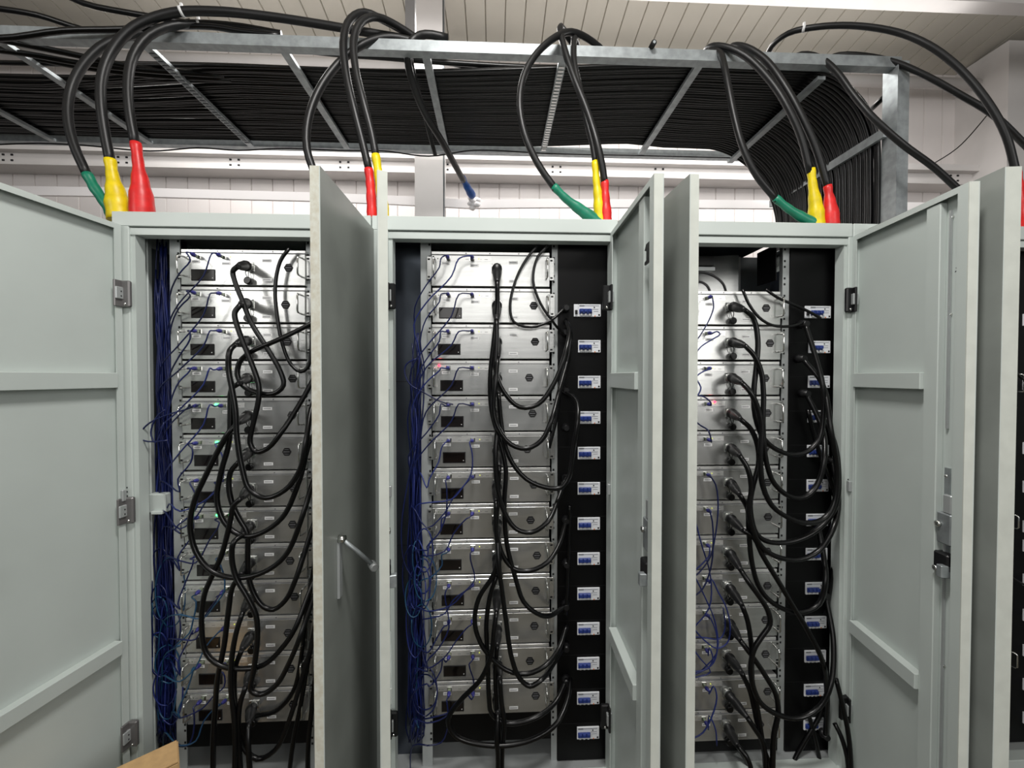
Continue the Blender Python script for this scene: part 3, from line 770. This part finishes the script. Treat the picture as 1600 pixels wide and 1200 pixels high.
for k in (1, 2):
    yp = RY+.0115
    xx = at(920, 700, yp).x if k == 1 else at(1277, 700, yp).x
    zs = fit([at([0, 920, 1277][k], y, yp).z for y in by[k]])
    for i in range(13):
        if bp is None: bp = make_breaker(); r = bp[0]; r.location = (xx, yp, zs[i])
        else: r, ch = dup(bp, (xx, yp, zs[i]))
        r['label'] = 'white circuit breaker with blue toggles, %s from the top in the %s cabinet' % (ORD[i] if i < 12 else 'lowest', CN[k])
        if i == 12: r['label'] = 'white circuit breaker with blue toggles, lowest in the %s cabinet' % CN[k]
        if i == 0: r['label'] = 'wide white circuit breaker with blue toggles, topmost in the %s cabinet' % CN[k]
        r['group'] = 'circuit breakers in the %s cabinet' % CN[k]
        if i == 0:
            mb = MB(); mb.box(xx-.061, xx-.0445, yp-.006, yp, zs[i]-.024, zs[i]+.024, 'breaker_white', .0012); mb.box(xx-.057, xx-.048, yp-.012, yp-.006, zs[i]-.014, zs[i]+.001, 'badge', .001)
            o = mb.build('side_module'); o.parent = r; o.matrix_parent_inverse = Matrix.Translation(r.location).inverted()

# ------------------------------------------------------------------ power cables in the racks
def plug(mb, p, d, ln, r=.0155):
    p = Vector(p); d = Vector(d).normalized()
    mb.lathe(p, p+d*ln, [(0, r*1.15), (.06, r*1.25), (.14, r*1.25), (.16, r), (.4, r*1.12), (.55, r*1.05), (.75, r*.85), (.9, r*.62), (1, r*.5)], 'black_plastic', 14)
def rack_cable(k, i, pts, r=.0088, endY=None, y0=-.035, amp=None, lab=None, has_plug=True, m='rubber', ys=None):
    n = len(pts)
    lay = -.030-.010*((i*2) % 5)
    P = []
    for j, (x, y) in enumerate(pts):
        f = j/(n-1)
        Y = lay
        if j == 0: Y = -.045
        if endY is not None and j == n-1: Y = endY
        elif endY is not None and j == n-2: Y = (endY+lay)/2
        if ys: Y = ys[j]
        P.append(at(x, y, Y))
    root = empty('power_cable', P[0], lab, 'power cord', 'power cords in the %s cabinet' % CN[k])
    mb = MB(); mb.tube(catmull(P, .02), r, m, 8); mb.build('cord', root)
    if has_plug and (k, i) in UNIT:
        u = UNIT[k, i]; s = Vector((u['x']+.245, RY-.014, u['z0']+u['h']*.52))
        mb = MB(); d = P[0]-s; plug(mb, s, d, max(.05, d.length+.004)); 
        mb.cyl(s-d.normalized()*.004, s+d.normalized()*.010, .0165, 'zinc', 14)
        mb.build('plug', root)
    if k == 2 and endY is not None:
        e = P[-1]; mb = MB(); mb.lathe((e.x, RY+.0118, e.z), (e.x, e.y-.012, e.z), [(0, .017), (.5, .016), (.6, .012), (1, .011)], 'black_plastic', 14)
        mb.build('gland', root)
    return root
C0 = [
 [(372, 416), (364, 424), (367, 440), (378, 468), (393, 505), (418, 545), (438, 580), (443, 602), (428, 615), (400, 613), (380, 603), (371, 585), (375, 565), (392, 550), (430, 533), (470, 514), (499, 498)],
 [(376, 476), (367, 488), (368, 500), (375, 522), (384, 545), (396, 575), (404, 600), (404, 625), (395, 665), (391, 692), (400, 706), (418, 701), (440, 675), (470, 628), (499, 575)],
 [(368, 538), (359, 548), (357, 575), (362, 605), (368, 640), (370, 680), (378, 730), (390, 765), (415, 778), (445, 766), (468, 735), (478, 690), (486, 640), (499, 608)],
 [(375, 598), (362, 608), (360, 640), (358, 690), (345, 740), (339, 780), (350, 815), (375, 836), (400, 836), (440, 810), (468, 750), (484, 690), (499, 668)],
 [(372, 661), (358, 675), (342, 702), (322, 742), (304, 782), (297, 820), (306, 862), (332, 893), (372, 903), (412, 894), (446, 868), (474, 802), (489, 752), (500, 728)],
 [(375, 720), (360, 738), (358, 765), (364, 790), (375, 812), (386, 832), (387, 870), (388, 900), (398, 930), (412, 948), (428, 952), (446, 938), (462, 905), (480, 850), (500, 790)],
 [(377, 778), (365, 790), (360, 812), (354, 840), (345, 870), (330, 903), (319, 930), (315, 980), (322, 1020), (345, 1040), (380, 1045), (412, 1039), (440, 1013), (462, 980), (482, 928), (500, 885)],
 [(379, 836), (366, 846), (362, 868), (368, 900), (386, 932), (400, 962), (402, 1000), (396, 1050), (392, 1078), (408, 1085), (432, 1070), (452, 1035), (470, 992), (486, 945), (500, 905)],
 [(376, 898), (363, 918), (357, 955), (350, 1010), (340, 1060), (336, 1110), (333, 1160), (333, 1225)],
 [(380, 955), (370, 985), (362, 1030), (361, 1075), (366, 1120), (368, 1165), (366, 1225)],
 [(378, 1015), (367, 1045), (366, 1085), (370, 1125), (378, 1165), (402, 1186), (430, 1172), (452, 1125), (476, 1045), (500, 965)],
 [(385, 1070), (375, 1100), (372, 1140), (374, 1180), (378, 1225)],
 [(389, 1128), (388, 1160), (392, 1225)]]
for i, pts in enumerate(C0):
    end = .04 if pts[-1][0] > 480 else None
    rack_cable(0, i, pts, endY=end, lab='black power cord with plug in the %s server unit of the left cabinet' % ORD[i], m='rubber')
C1 = [
 [(777, 440), (777, 480), (772, 530), (766, 590), (768, 640), (778, 680), (790, 730), (788, 790), (792, 850), (806, 905), (818, 940), (838, 958), (860, 962), (885, 945)],
 [(776, 500), (776, 540), (774, 575), (786, 610), (812, 636), (840, 632), (866, 598), (884, 550), (890, 515), (884, 500)],
 [(778, 558), (775, 590), (771, 640), (778, 668), (798, 694), (822, 701), (846, 688), (862, 655), (874, 610), (888, 560)],
 [(779, 615), (782, 650), (788, 690), (800, 722), (822, 748), (850, 761), (876, 762), (889, 745), (896, 700), (903, 655), (900, 625), (880, 610)],
 [(777, 672), (774, 710), (777, 760), (788, 800), (806, 826), (830, 832), (856, 815), (872, 780), (884, 745)],
 [(780, 728), (778, 780), (776, 830), (786, 868), (802, 888), (826, 892), (856, 878), (876, 845), (885, 810)],
 [(775, 783), (775, 830), (779, 870), (770, 900), (748, 935), (742, 975), (755, 1012), (790, 1046), (822, 1053), (852, 1040), (874, 1012), (886, 975)],
 [(777, 840), (779, 880), (784, 920), (790, 965), (800, 1030), (812, 1060), (828, 1072), (845, 1063), (863, 1040), (880, 1010)],
 [(776, 900), (766, 930), (760, 975), (762, 1030), (764, 1090), (768, 1115), (792, 1130), (835, 1122), (868, 1097), (886, 1060)],
 [(776, 955), (772, 985), (768, 1020), (752, 1060), (718, 1096), (700, 1125), (712, 1150), (770, 1165), (830, 1156), (870, 1130), (888, 1090), (891, 1060)],
 [(777, 1008), (774, 1050), (776, 1100), (780, 1150), (781, 1225)],
 [(781, 1060), (784, 1100), (788, 1130), (785, 1170), (784, 1225)],
 [(778, 1115), (776, 1150), (778, 1185), (777, 1225)]]
for i, pts in enumerate(C1):
    end = .055 if pts[-1][0] > 840 else None
    rack_cable(1, i, pts, r=.0086, endY=end, lab='black power cord with plug in the %s server unit of the middle cabinet' % ORD[i])
C2 = [
 [(1163, 484), (1177, 497), (1184, 530), (1182, 570), (1178, 610), (1180, 650), (1190, 680), (1206, 698), (1235, 710), (1262, 705), (1280, 685), (1287, 640), (1285, 600), (1272, 550), (1258, 506)],
 [(1164, 540), (1178, 555), (1189, 580), (1193, 620), (1192, 660), (1197, 720), (1210, 756), (1235, 776), (1258, 776), (1277, 757), (1288, 715), (1285, 670), (1260, 615)],
 [(1159, 598), (1172, 612), (1183, 635), (1190, 665), (1188, 715), (1192, 760), (1206, 790), (1230, 808), (1258, 817), (1285, 812), (1302, 790), (1308, 740), (1298, 670), (1285, 600), (1254, 560)],
 [(1157, 655), (1173, 670), (1184, 698), (1185, 727), (1177, 757), (1172, 790), (1181, 832), (1196, 845), (1226, 848), (1260, 838), (1288, 818), (1306, 790), (1310, 740), (1303, 690), (1284, 650)],
 [(1156, 712), (1168, 732), (1174, 762), (1170, 800), (1181, 840), (1196, 860), (1220, 872), (1250, 874), (1280, 860), (1302, 825), (1310, 780), (1300, 720)],
 [(1155, 772), (1168, 795), (1170, 832), (1175, 880), (1185, 915), (1200, 936), (1225, 952), (1255, 956), (1280, 943), (1290, 905), (1287, 870), (1278, 820)],
 [(1160, 828), (1178, 840), (1190, 865), (1206, 892), (1222, 918), (1238, 945), (1262, 985), (1284, 1030), (1292, 1080), (1290, 1150)],
 [(1157, 890), (1170, 910), (1188, 935), (1200, 955), (1203, 975), (1190, 995), (1178, 1015), (1173, 1045), (1179, 1080), (1192, 1102), (1222, 1119), (1252, 1121), (1280, 1105), (1298, 1070), (1302, 1000), (1290, 930)],
 [(1159, 945), (1168, 970), (1174, 1010), (1175, 1060), (1184, 1110), (1190, 1150), (1202, 1225)],
 [(1156, 1000), (1175, 1025), (1196, 1056), (1212, 1085), (1216, 1112), (1209, 1150), (1207, 1225)],
 [(1158, 1050), (1172, 1080), (1181, 1120), (1190, 1160), (1216, 1225)],
 [(1167, 1120), (1180, 1140), (1192, 1160), (1197, 1225)],
 [(1152, 1165), (1166, 1182), (1180, 1225)]]
for i, pts in enumerate(C2):
    end = .045 if pts[-1][1] < 1190 else None
    rack_cable(2, i, pts, r=.0092, endY=end, lab='black power cord with plug in the %s server unit of the right cabinet' % ORD[i])
extra = [
 (0, [(452, 388), (438, 408), (430, 450), (434, 500), (442, 540), (455, 570), (470, 581), (482, 572), (487, 530), (488, 490), (499, 470)], .0066, 'thinner black cord looping down from the top of the left cabinet'),
 (0, [(503, 925), (492, 980), (480, 1040), (470, 1100), (458, 1160), (450, 1225)], .0088, 'black cord slanting down the right rack post of the left cabinet'),
 (0, [(503, 985), (495, 1040), (488, 1100), (482, 1160), (480, 1225)], .0088, 'black cord nearest the breaker side of the left cabinet, lowest'),
 (0, [(503, 812), (496, 850), (488, 900), (478, 960), (470, 1030), (458, 1080), (430, 1112), (400, 1118)], .0080, 'black cord crossing behind the others low in the left cabinet'),
 (1, [(840, 384), (826, 400), (808, 432), (797, 478), (803, 503), (830, 511), (860, 501), (884, 480)], .0052, 'thin black cord looping left from the top of the middle cabinet'),
 (1, [(856, 384), (840, 402), (833, 438), (845, 475), (862, 500), (874, 515), (886, 522)], .0052, 'thin black cord hooking right from the top of the middle cabinet'),
 (1, [(885, 505), (892, 520), (888, 560), (876, 600), (870, 650), (858, 700)], .0066, 'black cord dropping beside the right rack post of the middle cabinet'),
 (1, [(890, 790), (889, 850), (887, 900), (884, 960)], .0066, 'black cord against the black panel halfway down the middle cabinet'),
 (2, [(1160, 452), (1170, 475), (1186, 496), (1206, 508), (1232, 510), (1258, 503)], .0056, 'thin black cord sagging from the empty slot of the right cabinet'),
 (2, [(1196, 452), (1215, 465), (1240, 476), (1262, 486), (1282, 497)], .0056, 'thin black cord sloping from the empty slot to the topmost breaker'),
 (2, [(1262, 640), (1278, 700), (1300, 760), (1311, 830), (1300, 900), (1290, 960)], .0080, 'black cord bowed against the inner right side of the right cabinet'),
 (2, [(1306, 1060), (1316, 1100), (1326, 1150), (1331, 1225)], .0080, 'black cord leaving the right cabinet at its lower right corner, outer of two'),
 (2, [(1304, 1130), (1314, 1150), (1324, 1185), (1327, 1225)], .0080, 'black cord leaving the right cabinet at its lower right corner, inner of two'),
 (2, [(1150, 1160), (1166, 1190), (1180, 1225)], .0080, 'short black cord end at the bottom of the right cabinet'),
 (2, [(1290, 1090), (1280, 1120), (1262, 1150), (1245, 1180), (1222, 1230)], .0080, 'black cord curling out at the base of the right cabinet'),
 (2, [(1262, 1110), (1270, 1140), (1280, 1185), (1286, 1230)], .0080, 'black cord dropping straight at the base of the right cabinet'),
]
for n, (k, pts, r, lab) in enumerate(extra):
    lay = .028 if n not in (3, 6, 7) else .045
    ys = [lay if pts[j][0] < [505, 872, 1236][k] else .045 for j in range(len(pts))]
    if lab.startswith('black cord leaving'): ys = [-.02-.02*j for j in range(len(pts))]
    mb = MB(); mb.tube(catmull([at(x, y, Y) for (x, y), Y in zip(pts, ys)], .02), r, 'rubber', 8)
    tag(mb.build('power_cable'), lab, 'power cord')
# cord clamps on the black panel of the middle cabinet
for k, px, pys in ((1, 884, [482, 520, 610, 668, 748, 812, 880, 945, 1010, 1062]),):
    for i, y in enumerate(pys):
        p = at(px, y, RY); mb = MB(); mb.lathe((p.x, RY+.011, p.z), (p.x, RY-.022, p.z), [(0, .016), (.4, .015), (.6, .011), (1, .010)], 'black_plastic', 14)
        tag(mb.build('cable_gland'), 'black cable gland on the dark panel of the middle cabinet, %s from the top' % ORD[i], 'cable gland', 'cable glands beside the middle rack')

# ------------------------------------------------------------------ network cords
def jit(a): return random.uniform(-a, a)
def net(k, i, which, pts, ys, m='blue_cord', lab=None, r=.0026):
    P = [at(x, y, Y) for (x, y), Y in zip(pts, ys)]
    u = UNIT[k, i]; px = u['x']+(.062 if which == 0 else .152); pz = u['z0']+u['h']-.028
    s = Vector((px, RY-.003, pz))
    root = empty('network_cable', s, lab, 'network cord', 'network cords in the %s cabinet' % CN[k])
    mb = MB(); e = s+Vector((jit(.003), -.034, jit(.004)))
    mb.box(s.x-.0055, s.x+.0055, s.y-.016, s.y, s.z-.005, s.z+.005, 'led_off', .001)
    mb.lathe(s+Vector((0, -.014, 0)), e, [(0, .0072), (.3, .0078), (.7, .0060), (1, .0035)], 'blue_boot', 8)
    mb.build('plug', root)
    first = e+Vector((-.006, -.010, -.002))
    mb = MB(); mb.tube(catmull([e, first]+P, .03), r, m, 6); mb.build('cord', root)
names2 = ('first', 'second')
def bundle_tail(k, y, xb, yend, Y):
    out = []; yy = y
    while yy < yend:
        out.append((xb+jit(5)+3*math.sin(yy*.01+xb), yy)); yy += 55+jit(12)
    out.append((xb+jit(6), yend))
    return out
for k, (bx, bw, by_) in enumerate([(258, 11, .10), (650, 9, .055)]):
    pxA, pxB = [(308, 350), (701, 739)][k]
    for i in range(13):
        top = (tops0[k] if i == 0 else bottoms[k][i-1])
        for wch, px in ((0, pxA), (1, pxB)):
            xb = bx+jit(bw); col = random.choice(['blue_cord', 'blue_dark', 'blue_dark']) if i < 8 else random.choice(['blue_dark', 'teal_cord', 'blue_dark'])
            edge = [278, 664][k]
            if i < 5:
                drop = 45+wch*40+jit(15)
                mid = [(px-12-wch*10, top+14), ((px+edge)/2+4, top+drop*.5), (edge+2, top+drop), (xb-4-jit(6), top+drop+35)]
                Ym = [.0, .005, .012, by_-.03]
            elif (i+wch) % 3 == 0:
                # deep slack loop before joining the bundle
                ln = 60+jit(25)
                mid = [(px-4+jit(3), top+35), (px-2+jit(5), top+35+ln*.6), (px-14+jit(4), top+35+ln), (px-34, top+55+ln), (edge+4, top+60+ln+jit(15)), (xb+4, top+62+ln+jit(10))]
                Ym = [.01, .012, .005, 0, .0, by_-.03]
            else:
                ln = 50+jit(20)
                mid = [(px-8+jit(3), top+26), (px-14-wch*14+jit(4), top+26+ln*.5), (px-30-wch*14, top+30+ln), (edge+3, top+40+ln+jit(15)), (xb+2, top+30+ln+jit(15))]
                Ym = [.01, .012, .0, .0, by_-.03]
            yl = mid[-1][1]; tail = bundle_tail(k, yl+45, xb, max(yl+90, 1140+jit(12)), by_)
            if yl > 1080: tail = [(xb, yl+40)]
            pts = [(x, min(y, 1165)) for x, y in mid]+tail
            ys = Ym+[by_+jit(.014) for _ in tail]
            net(k, i, wch, pts, ys, col, 'blue network cord from the %s port of the %s unit in the %s cabinet' % (names2[wch], ORD[i], CN[k]))
# thin strands of the standing bundle
for k, n in ((0, 34), (1, 12)):
    for j in range(n):
        x = (259 if k == 0 else 649)+jit(13 if k == 0 else 9); Yb = (.135 if k == 0 else .085)+jit(.03 if k == 0 else .015)
        y0 = (372 if k == 0 else 520)+(random.random()**2)*(90 if k == 0 else 200)
        pts = []; yy = y0
        ph = random.uniform(0, 6)
        while yy < 1150: 
            wd = 1+.9*max(0, (yy-820)/300)
            pts.append((x+wd*(4*math.sin(yy*.012+ph)+jit(4)), yy)); yy += 60
        pts.append((x+jit(10), 1160))
        mb = MB(); mb.tube(catmull([at(a, b, max(.085 if k == 0 else .05, Yb+jit(.006))) for a, b in pts], .05), .0026, random.choice(['blue_dark', 'blue_dark', 'blue_cord']), 6)
        tag(mb.build('network_cable'), 'deep blue network cord hanging in the standing bundle of the %s cabinet' % CN[k], 'network cord', 'blue bundle strands in the %s cabinet' % CN[k])
# tangled slack loops at the foot of the bundles
for k, cx_, n in ((0, 258, 12), (1, 655, 12)):
    for j in range(n):
        c = (cx_+jit(12), random.uniform(860, 1090)); R1, R2 = random.uniform(10, 24), random.uniform(25, 60)
        if k == 1: R1 = random.uniform(8, 20)
        ph = random.uniform(0, 6); q = [(c[0]+R1*math.cos(ph+t*.62), c[1]+R2*math.sin(ph+t*.62)) for t in range(11)]
        Yb = .09 if k == 0 else .04
        q = [(max(a, 238 if k == 0 else 622), b) for a, b in q]
        mb = MB(); mb.tube(catmull([at(a, b, Yb-.012*math.sin(t*.8)-(.03 if a > (268 if k == 0 else 664) else 0)) for t, (a, b) in enumerate(q)], .03), .0025, random.choice(['blue_dark', 'teal_cord', 'blue_cord']), 6)
        tag(mb.build('network_cable'), 'slack loop of blue network cord low down in the %s cabinet bundle' % CN[k], 'network cord', 'slack blue loops in the %s cabinet' % CN[k])
for pts, lab in (([(312, 632), (290, 640), (262, 648), (235, 660), (220, 675), (219, 685), (232, 690), (262, 688)], 'blue network cord looping out past the left cabinet channel'),
                 ([(258, 640), (246, 650), (238, 665), (236, 680), (243, 692), (250, 680), (256, 660)], 'small blue loop beside the left bundle, halfway up'),
                 ([(652, 560), (636, 568), (632, 580), (640, 600), (660, 612), (690, 628), (708, 632)], 'blue network cord bulging left of the middle cabinet bundle'),
                 ([(650, 700), (636, 760), (627, 830), (632, 880), (646, 905)], 'dark blue cord bowed wide of the middle bundle')):
    mb = MB(); mb.tube(catmull([at(x, y, .03) for x, y in pts], .03), .0027, 'blue_dark', 6); tag(mb.build('network_cable'), lab, 'network cord')
N3 = [[(1114, 470), (1115, 480), (1108, 500), (1094, 524), (1082, 540)], [(1120, 518), (1125, 522), (1110, 532), (1095, 542), (1082, 560)],
      [(1108, 577), (1096, 582), (1088, 590), (1095, 605), (1092, 615), (1082, 625)], [(1110, 628), (1100, 620), (1092, 618), (1080, 616)],
      [(1110, 682), (1106, 672), (1095, 665), (1082, 655)], [(1108, 742), (1118, 757), (1122, 790), (1118, 835), (1110, 870), (1092, 895), (1080, 905)],
      [(1108, 796), (1113, 815), (1114, 860), (1110, 890), (1098, 920), (1080, 935)], [(1109, 855), (1108, 868), (1100, 878), (1082, 895)],
      [(1112, 905), (1122, 925), (1135, 950), (1141, 985), (1136, 1005), (1120, 1013), (1100, 1000), (1082, 980)],
      [(1108, 962), (1118, 985), (1121, 1010), (1115, 1035), (1100, 1047), (1080, 1055)], [(1108, 1012), (1114, 1030), (1105, 1045), (1080, 1050)],
      [(1115, 1072), (1120, 1090), (1112, 1120), (1098, 1145), (1080, 1155)], [(1108, 1118), (1118, 1140), (1120, 1165)]]
for i, pts in enumerate(N3):
    net(2, i, 1, pts, [.0]*len(pts), random.choice(['blue_dark', 'blue_cord']) if i < 8 else 'blue_cord', 'blue network cord from the %s unit in the right cabinet' % ORD[i], r=.0028)
for j, pts in enumerate([[(1080, 790), (1096, 850), (1110, 900), (1108, 950), (1080, 985)], [(1080, 890), (1100, 930), (1118, 975), (1120, 1020), (1096, 1048)], [(1080, 995), (1100, 996), (1125, 998), (1133, 980), (1130, 950)], [(1080, 1010), (1095, 1030), (1110, 1050), (1080, 1060)]]):
    mb = MB(); mb.tube(catmull([at(x, y, .02) for x, y in pts], .03), .0027, 'blue_cord', 6)
    tag(mb.build('network_cable'), ['blue network cord crossing the right cabinet units from the left, topmost', 'blue network cord curving down the right cabinet units', 'blue network cord lying level low in the right cabinet', 'short blue network cord at the lowest left of the right cabinet'][j], 'network cord')

# ------------------------------------------------------------------ empty slot of the right cabinet
ax, bx, cx_, dx = POSTX[2]
mb = MB(); a = at(1092, 405, .25); b = at(1106, 420, .25)
mb.box(a.x-.03, b.x, .20, .26, b.z, a.z, 'black_plastic', .002); mb.box(a.x-.03, b.x+.01, .21, .26, b.z-.018, b.z-.003, 'post')
tag(mb.build('control_box'), 'small black box inside the empty top slot of the right cabinet', 'control box')
mb = MB(); p = [at(1183, 396, .20), at(1212, 382, .10), at(1212, 438, .10), at(1183, 447, .20)]
mb.prism(p, (.004, .0, 0), 'black_panel')
tag(mb.build('baffle_plate'), 'upright black plate standing askew in the empty top slot of the right cabinet', 'plate')
pc = at(1122, 420, .33); mb = MB(); nn = Vector((-.25, -.97, 0)).normalized(); tt = Vector((nn.y, -nn.x, 0))*-1  # added sheet, angled to reflect the hall light as a glow
zl = at(1122, 470, .33).z
mb.prism([pc-tt*.16+Vector((0, 0, zl-pc.z)), pc+tt*.085+Vector((0, 0, zl-pc.z)), pc+tt*.085+Vector((0, 0, ZO-pc.z+.05)), pc-tt*.16+Vector((0, 0, ZO-pc.z+.05))], -nn*.003, 'silver')
tag(mb.build('glow_sheet'), 'added silver sheet, tilted to catch light, at the back of the empty top slot of the right cabinet', 'metal sheet')
mb = MB(); a, b = at(1150, 402, .34), at(1190, 450, .34); mb.box(a.x, b.x+.04, .34, .345, b.z-.05, a.z, 'inner_grey'); mb.box(at(1147, 400, .33).x, at(1157, 400, .33).x, .325, .338, b.z-.05, a.z, 'post', .003)
mb.box(at(1092, 400, .40).x-.05, at(1150, 400, .40).x, .42, .424, b.z-.05, ZO, 'inner_grey')
tag(mb.build('inner_bracket'), 'grey metal bracket at the back of the empty slot', 'bracket')
for pts, lab in (([(1085, 426), (1100, 426), (1118, 433), (1130, 444), (1134, 455)], 'black cable arc in the empty top slot, larger'), ([(1085, 441), (1096, 441), (1105, 447), (1109, 455)], 'black cable arc in the empty top slot, smaller')):
    mb = MB(); mb.tube(catmull([at(x, y, .10) for x, y in pts], .02), .005, 'rubber', 8); tag(mb.build('power_cable'), lab, 'power cord')

# ------------------------------------------------------------------ far right cabinet contents, box on the floor
k = 3; x0 = 3*W
mb = MB(); mb.box(CABX[3][0]+.01, CABX[3][1]-.01, RY+.012, RY+.015, ZB+.004, ZO+.02, 'black_panel'); mb.build('breaker_panel', cabs[3])
for i, y in enumerate((500, 600, 700, 760, 822, 852, 905, 960, 1015, 1068, 1120)):
    p = at(1600, y, RY+.0115); r, ch = dup(bp, (p.x+.035, RY+.0115, p.z))
    r['label'] = 'white circuit breaker with blue toggles in the far right cabinet, %s from the top' % ORD[i]; r['group'] = 'circuit breakers in the far right cabinet'
for i, (x, y0_, y1_) in enumerate(((1594, 585, 612), (1585, 805, 825), (1583, 1020, 1042))):
    a, b = at(x-3, y0_, .04), at(x-3, y1_, .04)
    mb = MB(); mb.tube([(a.x, RY+.012, a.z), (a.x+.012, .035, a.z), (a.x+.014, .032, a.z-.005), (b.x+.014, .032, b.z+.005), (b.x+.012, .035, b.z), (b.x, RY+.012, b.z)], .0034, 'chrome', 8)
    mb.build('pull_handle', cabs[3])
for i, pts in enumerate(([(1578, 560), (1590, 585), (1610, 600)], [(1570, 890), (1585, 905), (1615, 920)])):
    mb = MB(); mb.tube(catmull([at(x, y, .02) for x, y in pts], .02), .004, 'rubber_matt', 8); tag(mb.build('power_cable'), ('thin cord crossing the far right cabinet, upper', 'thin cord crossing the far right cabinet, lower')[i], 'power cord')

mb = MB()
A = at(276, 1158, -.10); zt = A.z
B = at(160, 1212, -.33); B = Vector((B.x, B.y, zt)); 
def atz(x, y, z):
    d = FW + RT*((x-800)/FPX) + UP*((600-y)/FPX); return CAMP+d*((z-CAMP.z)/d.z)
B = atz(185, 1200, zt); u = Vector((B.x-A.x, B.y-A.y, 0)).normalized(); v = Vector((-u.y, u.x, 0))
if v.y > 0: v = -v
c0 = Vector((A.x, A.y, 0)); c1 = c0+u*.42; c2 = c1+v*.10; c3 = c0+v*.10
def wallp(p, q, z0, z1, t=.004):
    n = (q-p).normalized().cross(Vector((0, 0, 1)))*t
    mb.prism([p, q, q+n, p+n], (0, 0, z1), 'cardboard')
for p, q in ((c0, c1), (c1, c2), (c2, c3), (c3, c0)): wallp(p, q, 0, zt-.002)
box = empty('cardboard_box', (c0+c2)/2, 'tan cardboard box standing open at the foot of the left cabinet', 'cardboard box')
mb.prism([c0, c1, c2, c3], (0, 0, .004), 'cardboard')
mb.build('box_body', box)
mb = MB(); mb.prism([c0+Vector((0, 0, zt)), c1+Vector((0, 0, zt)), c2+Vector((0, 0, zt-.0)), c3+Vector((0, 0, zt))], (0, 0, .004), 'cardboard')
mb.build('flap', box)
